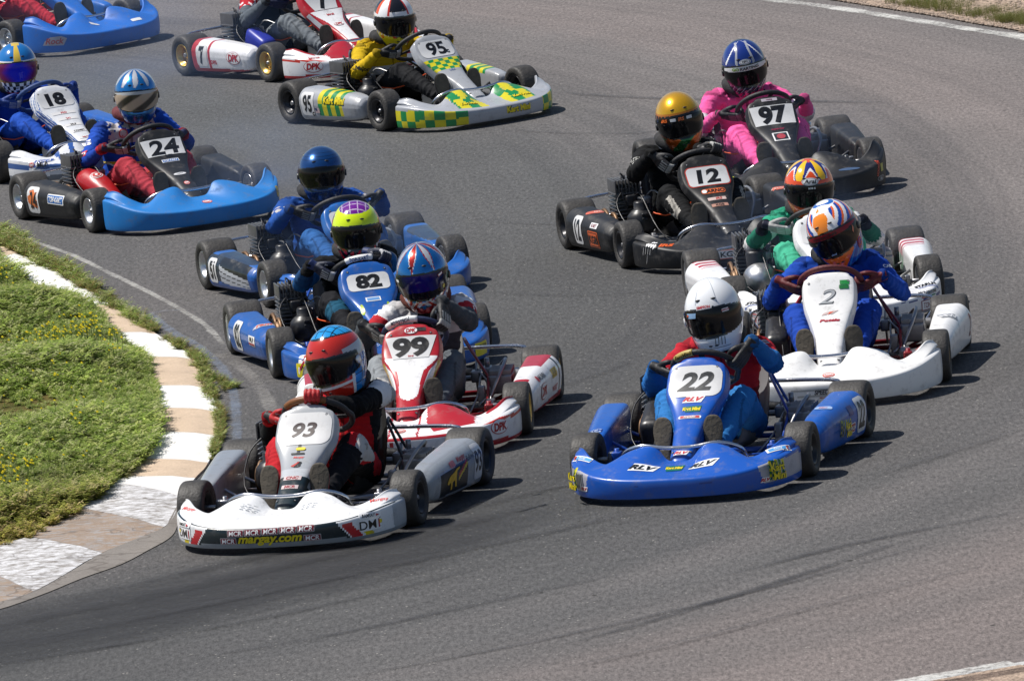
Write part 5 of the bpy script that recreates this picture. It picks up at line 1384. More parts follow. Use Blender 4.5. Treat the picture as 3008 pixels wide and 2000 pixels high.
for n in K:
    kart(K[n]); driver(K[n], D[n])

# ------------------------------------------------------------------ track, kerb, verges
def asphalt_material():
    mt = bpy.data.materials.new('asphalt'); mt.use_nodes = True; nt = mt.node_tree; N = nt.nodes; L = nt.links; b = N['Principled BSDF']
    uv = N.new('ShaderNodeAttribute'); uv.attribute_name = 'flow'            # x: metres across the racing line, y: metres along it
    tn = N.new('ShaderNodeAttribute'); tn.attribute_name = 'tone'            # r: rubbered-in, g: dusty
    tc = N.new('ShaderNodeTexCoord')
    def noisen(scale, detail=6, vec=None, rough=.6):
        n = N.new('ShaderNodeTexNoise'); n.inputs['Scale'].default_value = scale; n.inputs['Detail'].default_value = detail; n.inputs['Roughness'].default_value = rough
        L.new(vec or tc.outputs['Object'], n.inputs['Vector']); return n.outputs['Fac']
    def mul(v, s):
        m_ = N.new('ShaderNodeVectorMath'); m_.operation = 'MULTIPLY'; m_.inputs[1].default_value = s; L.new(v, m_.inputs[0]); return m_.outputs[0]
    def mr(x, a, b_, c_, d):
        m_ = N.new('ShaderNodeMapRange'); m_.inputs[1].default_value = a; m_.inputs[2].default_value = b_; m_.inputs[3].default_value = c_; m_.inputs[4].default_value = d; L.new(x, m_.inputs[0]); return m_.outputs[0]
    def ma(op, a, b_):
        m_ = N.new('ShaderNodeMath'); m_.operation = op
        for i, v in enumerate((a, b_)):
            if isinstance(v, float): m_.inputs[i].default_value = v
            else: L.new(v, m_.inputs[i])
        return m_.outputs[0]
    def mix(f, a, b_, bt='MIX'):
        m_ = N.new('ShaderNodeMixRGB'); m_.blend_type = bt
        for i, v in enumerate((f, a, b_)):
            if isinstance(v, (tuple, float)): m_.inputs[i].default_value = (v if isinstance(v, float) else (*v, 1))
            else: L.new(v, m_.inputs[i])
        return m_.outputs[0]
    sep = N.new('ShaderNodeSeparateColor'); L.new(tn.outputs['Color'], sep.inputs[0])
    base = tn.outputs['Color']
    st1 = noisen(1, 7, mul(uv.outputs['Vector'], (1.3, .05, 1)), .62)
    st2 = noisen(1, 8, mul(uv.outputs['Vector'], (7., .12, 1)), .75)
    rub = ma('MULTIPLY', ma('ADD', mr(st1, .38, .62, -.35, .75), mr(st2, .3, .7, -.3, .3)), tn.outputs['Alpha'])
    base = mix(rub, base, H('39393b'))
    stl = mr(st2, .30, .72, 1.08, .88); k = N.new('ShaderNodeVectorMath'); k.operation = 'SCALE'; L.new(base, k.inputs[0]); L.new(stl, k.inputs['Scale']); base = k.outputs[0]
    pat = mr(noisen(.55, 8), .3, .7, .91, 1.09); k = N.new('ShaderNodeVectorMath'); k.operation = 'SCALE'; L.new(base, k.inputs[0]); L.new(pat, k.inputs['Scale']); base = k.outputs[0]
    gr = noisen(1, 4, mul(tc.outputs['Object'], (46., 13., 1)), .9); k = N.new('ShaderNodeVectorMath'); k.operation = 'SCALE'; L.new(base, k.inputs[0]); L.new(mr(gr, .34, .66, .50, 1.5), k.inputs['Scale']); base = k.outputs[0]
    vo = N.new('ShaderNodeTexVoronoi'); vo.inputs['Scale'].default_value = 26; L.new(tc.outputs['Object'], vo.inputs['Vector'])
    base = mix(ma('MULTIPLY', mr(vo.outputs['Distance'], .10, .16, 1., 0.), mr(noisen(9, 2), .48, .62, 0., .7)), base, H('b4b0a8'))
    v2 = N.new('ShaderNodeTexVoronoi'); v2.inputs['Scale'].default_value = 3.1; L.new(mul(tc.outputs['Object'], (1, .6, 1)), v2.inputs['Vector'])
    base = mix(mr(v2.outputs['Distance'], .025, .05, .8, 0.), base, H('2e2c2a'))
    L.new(base, b.inputs['Base Color'])
    L.new(mr(rub, 0, 1, .86, .62), b.inputs['Roughness']); b.inputs['Specular IOR Level'].default_value = .35
    bp = N.new('ShaderNodeBump'); bp.inputs['Strength'].default_value = .55; bp.inputs['Distance'].default_value = .006; L.new(noisen(75, 5, None, .7), bp.inputs['Height']); L.new(bp.outputs[0], b.inputs['Normal'])
    return mt
PATHP = [(-16, 74), (-9, 69.5), (-4.0, 65), (-1.2, 61), (.5, 56.5), (1.1, 52), (.95, 48), (.2, 44.8), (-.9, 42.6), (-2.8, 40.8), (-6, 38.6), (-12, 36.2), (-20, 34)]
path = [Vector((*crom(PATHP, i/400), 0)) for i in range(401)]
pa = np.array([(p.x, p.y) for p in path]); seg = np.diff(pa, axis=0); sl_ = np.linalg.norm(seg, axis=1); cum = np.concatenate([[0], np.cumsum(sl_)])
def flow(P):
    """P (n,2) -> lateral offset (+ to the outside of the bend), distance along"""
    out = np.empty((len(P), 2))
    for a in range(0, len(P), 4000):
        Q = P[a:a+4000]; d = Q[:, None, :]-pa[None, :-1, :]; t = np.clip((d*seg).sum(2)/(sl_**2), 0, 1); r_ = d-t[..., None]*seg
        dist = np.linalg.norm(r_, axis=2); i = dist.argmin(1); ar = np.arange(len(Q))
        cr = seg[i, 0]*r_[ar, i, 1]-seg[i, 1]*r_[ar, i, 0]
        out[a:a+4000, 0] = np.sign(cr)*dist[ar, i]; out[a:a+4000, 1] = cum[i]+t[ar, i]*sl_[i]
    return out
def sheet(name, x0, x1, y0, y1, st, z, mt, kind='structure'):
    nx, ny = int((x1-x0)/st), int((y1-y0)/st); xs = np.linspace(x0, x1, nx+1); ys = np.linspace(y0, y1, ny+1); X, Y = np.meshgrid(xs, ys)
    vs = np.stack([X.ravel(), Y.ravel(), np.full(X.size, z)], 1)
    i = np.arange(nx*ny); r_ = i//nx; q = i % nx; a = r_*(nx+1)+q
    fs = np.stack([a, a+1, a+nx+2, a+nx+1], 1)
    me = bpy.data.meshes.new(name); me.from_pydata(vs.tolist(), [], fs.tolist()); me.materials.append(mt); return me, vs
def ground_mat(name, ca, cb, cc, sc=6., grain=90.):
    mt = bpy.data.materials.new(name); mt.use_nodes = True; nt = mt.node_tree; N = nt.nodes; L = nt.links; b = N['Principled BSDF']; b.inputs['Roughness'].default_value = .95; b.inputs['Specular IOR Level'].default_value = .15
    tc = N.new('ShaderNodeTexCoord'); n = N.new('ShaderNodeTexNoise'); n.inputs['Scale'].default_value = sc; n.inputs['Detail'].default_value = 9; n.inputs['Roughness'].default_value = .7; L.new(tc.outputs['Object'], n.inputs['Vector'])
    cr = N.new('ShaderNodeValToRGB'); cr.color_ramp.elements[0].position = .35; cr.color_ramp.elements[0].color = (*ca, 1); cr.color_ramp.elements[1].position = .65; cr.color_ramp.elements[1].color = (*cb, 1); L.new(n.outputs['Fac'], cr.inputs[0])
    n2 = N.new('ShaderNodeTexNoise'); n2.inputs['Scale'].default_value = grain; n2.inputs['Detail'].default_value = 4; L.new(tc.outputs['Object'], n2.inputs['Vector'])
    mr = N.new('ShaderNodeMapRange'); mr.inputs[1].default_value = .3; mr.inputs[2].default_value = .7; mr.inputs[3].default_value = .65; mr.inputs[4].default_value = 1.35; L.new(n2.outputs['Fac'], mr.inputs[0])
    k = N.new('ShaderNodeVectorMath'); k.operation = 'SCALE'; L.new(cr.outputs[0], k.inputs[0]); L.new(mr.outputs[0], k.inputs['Scale']); L.new(k.outputs[0], b.inputs['Base Color'])
    bp = N.new('ShaderNodeBump'); bp.inputs['Strength'].default_value = .8; bp.inputs['Distance'].default_value = .02; L.new(n2.outputs['Fac'], bp.inputs['Height']); L.new(bp.outputs[0], b.inputs['Normal'])
    return mt
DIRT = ground_mat('dry_dirt', H('8a7768'), H('a8937f'), None)
me, _ = sheet('ground', -600, 600, -300, 900, 60, -.03, DIRT); tag(link('ground', me), kind='structure')
ASPH = asphalt_material()
me, vs = sheet('track', -22, 22, 28, 84, .25, 0., ASPH)
fl = flow(vs[:, :2]); lat, lon = fl[:, 0], fl[:, 1]
# how worn and dusty the surface is: grey value (as seen in the sun) and warmth at places on the ground, spread out along the driving direction
TP = [(100, 260, 112, -.25), (1300, 90, 136, .5), (1900, 100, 148, .9), (2700, 250, 150, .9), (2900, 520, 140, .7), (2800, 850, 122, .4), (1500, 530, 110, 0), (1700, 800, 101, 0), (1500, 1000, 103, 0), (2200, 1250, 102, 0), (2850, 1200, 114, .3), (1400, 1300, 100, 0),
      (1250, 1540, 86, -.1), (1000, 1660, 80, -.15), (600, 1755, 78, -.15), (100, 1865, 80, -.1), (300, 1690, 108, .3), (700, 1660, 98, .1), (1050, 1570, 90, 0), (900, 1850, 106, .1), (1300, 1740, 107, .1), (1600, 1600, 100, .05), (500, 1950, 104, .1), (1500, 1850, 114, .2), (1200, 1980, 122, .4), (2000, 1600, 110, .1), (2200, 1860, 136, .8), (2800, 1700, 140, 1.0), (2600, 1450, 122, .4), (2500, 1940, 144, 1.), (1800, 1980, 132, .7),
      (900, 620, 108, 0), (400, 900, 118, .4), (700, 1080, 116, .3), (1200, 300, 118, .2), (600, 350, 112, -.2), (2400, 620, 126, .4), (2200, 380, 136, .6), (1700, 350, 130, .4), (300, 720, 116, .2)]
tg = np.array([tuple(G(a, b))[:2] for a, b, *_ in TP]); tfl = flow(tg)
lin = lambda g_: ((g_/255+.055)/1.055)**2.4
ta = np.array([lin(t[2])/1.86 for t in TP]); tw = np.array([t[3] for t in TP])
num = np.zeros((len(vs), 2)); den = np.zeros(len(vs))
for i_ in range(len(TP)):
    d2 = ((lat-tfl[i_, 0])/.32)**2+((lon-tfl[i_, 1])/2.4)**2+.05; w_ = 1/d2**2.0; num[:, 0] += w_*ta[i_]; num[:, 1] += w_*tw[i_]; den += w_
alb, wm_ = num[:, 0]/den, num[:, 1]/den
col = np.stack([alb*(1+.12*wm_), alb*(1-.045*wm_), alb*(1-.10*wm_)+.004*(wm_ < 0)*-wm_], 1)
rub_ = np.clip(np.exp(-((lat-.4)/2.2)**2)*.55, 0, 1)
n = len(vs)
a = me.attributes.new('flow', 'FLOAT_VECTOR', 'POINT'); a.data.foreach_set('vector', np.stack([lat, lon, np.zeros(n)], 1).astype(np.float32).ravel())
a = me.attributes.new('tone', 'FLOAT_COLOR', 'POINT'); a.data.foreach_set('color', np.concatenate([col, rub_[:, None]], 1).astype(np.float32).ravel())
tag(link('track', me), kind='structure')

def worn_paint(name, col, lo, hi, sc=40., under=None, rough=.7, amax=1.):
    """paint worn through to whatever lies under it: holes by alpha"""
    mt = bpy.data.materials.new(name); mt.use_nodes = True; nt = mt.node_tree; N = nt.nodes; L = nt.links; b = N['Principled BSDF']; b.inputs['Base Color'].default_value = (*col, 1); b.inputs['Roughness'].default_value = rough
    tc = N.new('ShaderNodeTexCoord'); n = N.new('ShaderNodeTexNoise'); n.inputs['Scale'].default_value = sc; n.inputs['Detail'].default_value = 8; n.inputs['Roughness'].default_value = .75; L.new(tc.outputs['Object'], n.inputs['Vector'])
    n3 = N.new('ShaderNodeTexNoise'); n3.inputs['Scale'].default_value = 2.5; n3.inputs['Detail'].default_value = 3; L.new(tc.outputs['Object'], n3.inputs['Vector'])
    ad = N.new('ShaderNodeMath'); ad.operation = 'ADD'; L.new(n.outputs['Fac'], ad.inputs[0]); mr2 = N.new('ShaderNodeMapRange'); mr2.inputs[1].default_value = .3; mr2.inputs[2].default_value = .7; mr2.inputs[3].default_value = -.14; mr2.inputs[4].default_value = .14; L.new(n3.outputs['Fac'], mr2.inputs[0]); L.new(mr2.outputs[0], ad.inputs[1])
    wa = N.new('ShaderNodeAttribute'); wa.attribute_name = 'wear'; ad2 = N.new('ShaderNodeMath'); ad2.operation = 'SUBTRACT'; L.new(ad.outputs[0], ad2.inputs[0]); L.new(wa.outputs['Fac'], ad2.inputs[1])
    mr = N.new('ShaderNodeMapRange'); mr.inputs[1].default_value = lo; mr.inputs[2].default_value = hi; mr.inputs[4].default_value = amax; L.new(ad2.outputs[0], mr.inputs[0]); L.new(mr.outputs[0], b.inputs['Alpha']); return mt
def ribbon(name, pts, w, mt, z=.004, wear=None, sub=10, kind='structure', soft=False):
    P = []
    n = len(pts)-1
    for i in range(n*sub+1): P.append(Vector((*crom([tuple(p)[:2] for p in pts], i/(n*sub)), z)))
    vs, fs, we = [], [], []
    for i, p in enumerate(P):
        t = (P[min(i+1, len(P)-1)]-P[max(i-1, 0)]).normalized(); nn = Vector((-t.y, t.x, 0))
        ww = w(i/len(P)) if callable(w) else w
        for k in range(5):
            s = (k/4-.5); jit = .012*noise.noise(p*7+Vector((k*9, 0, 0))) if k in (0, 4) else 0
            vs.append(p+nn*(s*ww+jit)); we.append(((1. if soft else .30) if k in (0, 4) else (.25 if soft and k != 2 else 0))+(wear(i/len(P)) if wear else 0))
        if i:
            for k in range(4): b_ = (i-1)*5+k; fs.append((b_, b_+1, b_+6, b_+5))
    me = bpy.data.meshes.new(name); me.from_pydata([tuple(v) for v in vs], [], fs); me.materials.append(mt)
    a = me.attributes.new('wear', 'FLOAT', 'POINT'); a.data.foreach_set('value', we)
    return tag(link(name, me), kind=kind)
LINEW = worn_paint('white_line_paint', H('d0cfca'), .30, .60, 30, amax=.85); THINW = worn_paint('thin_line_paint', H('c4c2bc'), .28, .66, 26, amax=.62)
FADE = worn_paint('faded_white_paint', H('b4b0aa'), .40, .72, 30, amax=.38)
BLUEP = worn_paint('faded_blue_paint', H('9cb0cc'), .28, .80, 14, amax=.34)
g = lambda a: [G(x, y) for x, y in a]
ribbon('edge_line', g([(-300, 590), (-120, 640), (0, 679), (107, 715), (214, 752), (321, 803), (428, 855), (528, 909), (607, 960), (662, 1022), (700, 1075)]), .055, THINW, wear=lambda t: .45*sstep(.78, 1, t))
ribbon('edge_line', g([(640, 1040), (720, 1090), (770, 1150), (800, 1210), (815, 1290)]), .11, FADE, z=.004)
ribbon('blue_line', g([(440, 925), (470, 950), (520, 985), (575, 1015), (630, 1060), (668, 1110), (685, 1150), (692, 1200), (697, 1260), (692, 1330)]), .075, BLUEP, z=.008)
ribbon('blue_line', g([(440, 925), (480, 917), (530, 914)]), .03, BLUEP, z=.0085)
ribbon('edge_line', g([(1900, -60), (2080, -28), (2268, 2), (2426, 21), (2577, 44), (2714, 66), (2851, 88), (3008, 113), (3300, 170)]), .16, LINEW, z=.004)
ribbon('edge_line', g([(2200, 2105), (2440, 2050), (2675, 2006), (2840, 1978), (3020, 1946), (3300, 1890)]), .11, worn_paint('clean_white_paint', H('d0d0ce'), .3, .55, 30, amax=.85), z=.004)
# skid marks as worn black rubber lines
def skid_mat():
    mt = bpy.data.materials.new('rubber_mark'); mt.use_nodes = True; nt = mt.node_tree; N = nt.nodes; L = nt.links; b = N['Principled BSDF']; b.inputs['Base Color'].default_value = (*H('3a3a3c'), 1); b.inputs['Roughness'].default_value = .7
    tc = N.new('ShaderNodeTexCoord'); n = N.new('ShaderNodeTexNoise'); n.inputs['Scale'].default_value = 2.2; n.inputs['Detail'].default_value = 9; n.inputs['Roughness'].default_value = .72; L.new(tc.outputs['Object'], n.inputs['Vector'])
    mr = N.new('ShaderNodeMapRange'); mr.inputs[1].default_value = .35; mr.inputs[2].default_value = .7; mr.inputs[3].default_value = .12; mr.inputs[4].default_value = .88; L.new(n.outputs['Fac'], mr.inputs[0])
    wa = N.new('ShaderNodeAttribute'); wa.attribute_name = 'wear'; iv = N.new('ShaderNodeMath'); iv.operation = 'SUBTRACT'; iv.inputs[0].default_value = 1; iv.use_clamp = True; L.new(wa.outputs['Fac'], iv.inputs[1])
    mu = N.new('ShaderNodeMath'); mu.operation = 'MULTIPLY'; L.new(mr.outputs[0], mu.inputs[0]); L.new(iv.outputs[0], mu.inputs[1]); L.new(mu.outputs[0], b.inputs['Alpha']); return mt
SKID = skid_mat()
for q, (a, w_, f_) in enumerate((([(1640, 1900), (1976, 1806), (2423, 1666), (2650, 1590)], .10, .1), ([(500, 1945), (1000, 1860), (1500, 1755), (1850, 1680)], .12, .3), ([(2080, 1705), (2500, 1600), (3008, 1500)], .12, .3), ([(900, 2010), (1500, 1900), (2000, 1790), (2400, 1690), (2800, 1580)], .08, .25),
    ([(1600, 272), (1900, 290), (2300, 298), (2620, 305)], .11, .15), ([(1400, 378), (1750, 395), (2100, 380)], .10, .5), ([(-50, 1850), (500, 1735), (1100, 1600), (1600, 1480)], .30, .15), ([(0, 1900), (700, 1760), (1400, 1610), (2000, 1480)], .16, .3), ([(200, 1760), (700, 1650), (1300, 1510), (1700, 1420)], .22, .35), ([(-50, 1960), (400, 1885), (900, 1790), (1500, 1650)], .14, .35),
    ([(1400, 1480), (1900, 1380), (2400, 1270)], .14, .5), ([(1250, 850), (1700, 870), (2050, 840)], .15, .6), ([(1350, 640), (1600, 660), (2000, 640)], .12, .6), ([(2500, 1420), (2800, 1330), (3008, 1260)], .10, .4), ([(1500, 2000), (2000, 1890), (2500, 1760), (3008, 1640)], .10, .45), ([(1400, 1180), (1700, 1120), (1900, 1040)], .14, .55))):
    ribbon('skid_mark', g(a), w_, SKID, z=.0055+.0005*q, wear=lambda t, f_=f_: f_+.9*(abs(t-.5)*2)**4, soft=True)

for q, (dy, w_, f_) in enumerate(((-75, .5, .45), (-38, .7, .2), (0, .8, .1), (35, .6, .2), (70, .45, .5))):
    ribbon('racing_line', g([(-150, 1900+dy), (300, 1822+dy), (700, 1728+dy), (1050, 1648+dy), (1400, 1560+dy*.8), (1750, 1462+dy*.7)]), w_, SKID, z=.0035+.0003*q, wear=lambda t, f_=f_: f_+.9*sstep(.55, 1, t), soft=True)
# kerb: one cast strip of slabs painted in turn, slightly crowned
def concrete(name, col, paint=None, lo=.4, hi=.6, crack=1.):
    mt = bpy.data.materials.new(name); mt.use_nodes = True; nt = mt.node_tree; N = nt.nodes; L = nt.links; b = N['Principled BSDF']; b.inputs['Roughness'].default_value = .85; b.inputs['Specular IOR Level'].default_value = .25
    tc = N.new('ShaderNodeTexCoord')
    def nz(s, d=8, r_=.7, vec=None):
        n = N.new('ShaderNodeTexNoise'); n.inputs['Scale'].default_value = s; n.inputs['Detail'].default_value = d; n.inputs['Roughness'].default_value = r_; L.new(vec or tc.outputs['Object'], n.inputs['Vector']); return n.outputs['Fac']
    def mr(x, a, b_, c_, d):
        m_ = N.new('ShaderNodeMapRange'); m_.inputs[1].default_value = a; m_.inputs[2].default_value = b_; m_.inputs[3].default_value = c_; m_.inputs[4].default_value = d; L.new(x, m_.inputs[0]); return m_.outputs[0]
    def mix(f, a, b_):
        m_ = N.new('ShaderNodeMixRGB')
        for i, v in enumerate((f, a, b_)):
            if isinstance(v, tuple): m_.inputs[i].default_value = (*v, 1)
            else: L.new(v, m_.inputs[i])
        return m_.outputs[0]
    ca = mix(mr(nz(5), .3, .7, 0, 1), col, tuple(x*.78 for x in col)); ca = mix(mr(nz(70, 3), .35, .7, 0, .5), ca, tuple(x*.55 for x in col))
    if paint:
        mp = N.new('ShaderNodeMapping'); mp.inputs['Scale'].default_value = (4, 6.5, 1); mp.inputs['Rotation'].default_value = (0, 0, .6); L.new(tc.outputs['Object'], mp.inputs['Vector'])
        f = nz(3.2, 9, .78, mp.outputs[0]); ca = mix(mr(f, lo, hi, 1, 0), ca, paint)
    vo = N.new('ShaderNodeTexVoronoi'); vo.feature = 'DISTANCE_TO_EDGE'; vo.inputs['Scale'].default_value = 1.6
    dv = N.new('ShaderNodeVectorMath'); dv.operation = 'ADD'; n3 = N.new('ShaderNodeTexNoise'); n3.inputs['Scale'].default_value = 4; L.new(tc.outputs['Object'], n3.inputs['Vector']); sc_ = N.new('ShaderNodeVectorMath'); sc_.operation = 'SCALE'; sc_.inputs['Scale'].default_value = .35; L.new(n3.outputs['Color'], sc_.inputs[0]); L.new(tc.outputs['Object'], dv.inputs[0]); L.new(sc_.outputs[0], dv.inputs[1]); L.new(dv.outputs[0], vo.inputs['Vector'])
    ca = mix(mr(vo.outputs['Distance'], .004, .012, .42*crack, 0), ca, H('4a423c'))
    ca = mix(mr(nz(2.1, 9, .8), .50, .72, 0, .55 if crack else .22), ca, H('5f5750'))
    L.new(ca, b.inputs['Base Color']); bp = N.new('ShaderNodeBump'); bp.inputs['Strength'].default_value = .5; bp.inputs['Distance'].default_value = .008; L.new(nz(45, 6), bp.inputs['Height']); L.new(bp.outputs[0], b.inputs['Normal'])
    return mt
TAN = H('b8a190')
CW = concrete('kerb_white', TAN, H('e6e4e0'), .58, .76, .0); CT = concrete('kerb_tan', H('d6bfa6'), None, crack=.0)
CWO = concrete('kerb_worn_white', H('948e88'), H('d4d4d6'), .43, .60, 1.); CTO = concrete('kerb_worn_tan', H('a3907f'), H('9a9694'), .42, .52, 1.); CAP = concrete('kerb_apron', H('8e8882'), None)
outp = [(-60, 690), (0, 715), (60, 752), (214, 827), (332, 906), (461, 987), (575, 1061), (611, 1145), (643, 1215), (639, 1285), (612, 1365), (574, 1409), (536, 1464), (482, 1554), (302, 1629), (99, 1743), (-60, 1790), (-500, 1900)]
innp = [(-140, 690), (-60, 720), (5, 765), (84, 822), (226, 910), (323, 989), (405, 1061), (444, 1145), (435, 1210), (443, 1282), (405, 1359), (363, 1414), (320, 1426), (236, 1504), (91, 1590), (-130, 1660), (-300, 1720), (-800, 1830)]
segm = [CT, CT, CW, CW, CT, CW, CT, CW, CT, CW, CT, CW, CWO, CTO, CWO, CTO, CWO]
def kerbslab(i):
    mb = MB(); o0, o1, i0, i1 = (G(*q) for q in (outp[i], outp[i+1], innp[i], innp[i+1]))
    def lerp_edge(lst, t):
        n = len(lst)-1; q = crom(lst, (i+t)/n); return G(*q)
    def fn(u, v):
        a = lerp_edge(outp, .003+.994*v); b = lerp_edge(innp, .003+.994*v); p = a.lerp(b, u*1.15)
        p.z = .012+.014*sstep(0, .3, u) + .003*noise.noise(p*5); return p
    mb.grid(fn, 14, 14)
    def side(u, v): p = fn(0, u); return Vector((p.x, p.y, p.z*(1-v)-.005*v))
    mb.grid(side, 14, 1)
    for e in (0, 1): mb.grid(lambda u, v, e=e: Vector((fn(u, e).x, fn(u, e).y, fn(u, e).z*(1-v)-.005*v)), 14, 1)
    me = mb.mesh('kerb', segm[i]); return tag(link('kerb', me), kind='structure')
for i in range(len(outp)-1): kerbslab(i)
# rough concrete apron where the kerb meets the asphalt at the near end
ap = [(560, 1470), (530, 1520), (505, 1575), (430, 1620), (352, 1660), (240, 1700), (130, 1745), (0, 1790), (-200, 1840)]; aq = [(530, 1475), (500, 1530), (482, 1556), (400, 1590), (302, 1631), (200, 1690), (99, 1745), (-40, 1785), (-250, 1835)]
mb = MB(); mb.grid(lambda u, v: G(*crom(ap, v)).lerp(G(*crom(aq, v)), u)+Vector((0, 0, .004+.010*u)), 4, 60); tag(mb.build('kerb_apron', CAP), kind='structure')

# ------------------------------------------------------------------ plants
def leafmat(name, cols, rough=.6, tr=.25):
    mt = bpy.data.materials.new(name); mt.use_nodes = True; nt = mt.node_tree; N = nt.nodes; L = nt.links; b = N['Principled BSDF']; b.inputs['Roughness'].default_value = rough; b.inputs['Specular IOR Level'].default_value = .3
    a = N.new('ShaderNodeAttribute'); a.attribute_name = 'Col'; L.new(a.outputs['Color'], b.inputs['Base Color'])
    t = N.new('ShaderNodeBsdfTranslucent'); L.new(a.outputs['Color'], t.inputs[0]); ms = N.new('ShaderNodeMixShader'); ms.inputs[0].default_value = tr; L.new(b.outputs[0], ms.inputs[1]); L.new(t.outputs[0], ms.inputs[2]); L.new(ms.outputs[0], N['Material Output'].inputs[0]); return mt
LEAF = leafmat('weed_leaf', None, tr=.38)
rng = np.random.default_rng(5)
def clump(nl, ht, spread, seed, cols, blade=.006, fern=True, big=1.):
    """one plant: stems with small paired leaflets"""
    r_ = np.random.default_rng(seed); V, F, Cc = [], [], []
    for s in range(nl):
        az = r_.uniform(0, 2*np.pi); ln = ht*r_.uniform(.55, 1.1); out = spread*r_.uniform(.3, 1.); col = np.array(cols[r_.integers(len(cols))])*r_.uniform(.75, 1.25)
        d = np.array([np.cos(az), np.sin(az)]); pr = np.array([-d[1], d[0]]); K_ = 7 if fern else 4
        def pos(t): return np.array([d[0]*out*t**1.4, d[1]*out*t**1.4, ln*(t-.28*t**3)])
        prev = pos(0)
        for j in range(1, K_+1):
            t = j/K_; p = pos(t)
            w_ = blade*.35; o = len(V); V += [list(prev+np.array([*pr*w_, 0])), list(prev-np.array([*pr*w_, 0])), list(p)]; F.append((o, o+1, o+2)); Cc.append(col*.8)
            if fern:
                for sd2 in (-1, 1):
                    L_ = big*ht*.24*(1.1-t*.7)*r_.uniform(.7, 1.3); tip = p+np.array([*(pr*sd2*L_+d*L_*.5), L_*.35*r_.uniform(-.5, 1)]); mid = (p+tip)/2; wv = np.array([*d, 0])*L_*.22
                    o = len(V); V += [list(p), list(mid+wv), list(tip), list(mid-wv)]; F.append((o, o+1, o+2, o+3)); Cc.append(col*r_.uniform(.85, 1.2))
            prev = p
    return np.array(V), F, np.array(Cc)
def scatter(name, pts, hts, protos, mt, label, cat, colf=None, kind='stuff', zs=None):
    VV, FF, CC = [], [], []; o = 0
    for i, (x, y) in enumerate(pts):
        V, F, Cc = protos[rng.integers(len(protos))]; a = rng.uniform(0, 2*np.pi); s = hts[i]; R_ = np.array([[np.cos(a), -np.sin(a)], [np.sin(a), np.cos(a)]])
        W_ = V.copy()*s; W_[:, :2] = W_[:, :2] @ R_.T; W_ += np.array([x, y, zs[i] if zs is not None else 0]); VV.append(W_)
        FF += [tuple(q+o for q in f) for f in F]; o += len(V); CC.append(Cc*(colf(x, y) if colf else 1.))
    me = bpy.data.meshes.new(name); me.from_pydata(np.concatenate(VV).tolist(), [], FF); me.materials.append(mt)
    cc = np.concatenate(CC); cc = np.clip(cc, 0, 1); ca = me.color_attributes.new('Col', 'FLOAT_COLOR', 'CORNER')
    ca.data.foreach_set('color', np.repeat(np.concatenate([cc, np.ones((len(cc), 1))], 1).astype(np.float32), [len(f) for f in FF], axis=0).ravel())
    return tag(link(name, me), label, cat, None, kind)
gs = [H('94a84a'), H('a4b45a'), H('b4b870'), H('c4c490'), H('7e963c')]
ol = [H('858248'), H('93854e'), H('768640'), H('9a8450'), H('688038')]
PG = [clump(9, 1., .85, s, gs, big=1.5) for s in range(8)]; PO = [clump(12, 1., .8, 50+s, ol, fern=True) for s in range(6)]
inner = [G(*q) for q in innp]; outer = [G(*q) for q in outp]
ixs = np.array([p.x for p in inner][::-1]); iys = np.array([p.y for p in inner][::-1]); 
od = np.argsort(iys); ixs, iys = ixs[od], iys[od]
oxs = np.array([p.x for p in outer]); oys = np.array([p.y for p in outer]); od = np.argsort(oys); oxs, oys = oxs[od], oys[od]
# infield soil
mb = MB(); mb.grid(lambda u, v: Vector((np.interp(38+16*v, iys, ixs)-8*u+.05, 38+16*v, .018+.06*sstep(0, .08, u))), 16, 50); tag(mb.build('verge', ground_mat('verge_soil', H('4a4a22'), H('6a5c34'), None, 5)), kind='structure')
def hf(x, y): return noise.noise(Vector((x*1.3, y*.9, 3)))
pts, hts, zz = [], [], []
for _ in range(19000):
    y = rng.uniform(39.2, 53.6); xi = np.interp(y, iys, ixs)-.12*sstep(49.8, 51, y); dd = rng.uniform(0, 1)**1.45*4.4; x = xi-dd+.03+.05*noise.noise(Vector((y*3, 1, 0)))
    if x < -7.4: continue
    near = sstep(43.6, 41.6, y)
    if dd < .28 and near > .3 and rng.uniform() < .55: continue
    pts.append((x, y)); hts.append((.105+.125*hf(x, y))*(1-.45*near)*(1+.5*sstep(49.5, 51.5, y))*(.65+.35*sstep(0, .35, dd))*rng.uniform(.7, 1.25)); zz.append(.02+.05*sstep(0, .6, dd))
def gcol(x, y):
    dry = sstep(43.8, 41.8, y-.8*(x+2.6))*.75; nn = .5+.5*noise.noise(Vector((x*2.2, y*1.5, 9)))
    k = np.array([1.0, 1.0, 1.0])*(1-dry)+np.array([1.25, .82, .85])*dry
    return k*(.60+.66*nn)*np.array([.97, 1., .92])
scatter('weeds', pts, hts, PG, LEAF, 'thick green feathery weeds covering the infield inside the kerb', 'weeds', gcol, zs=zz)
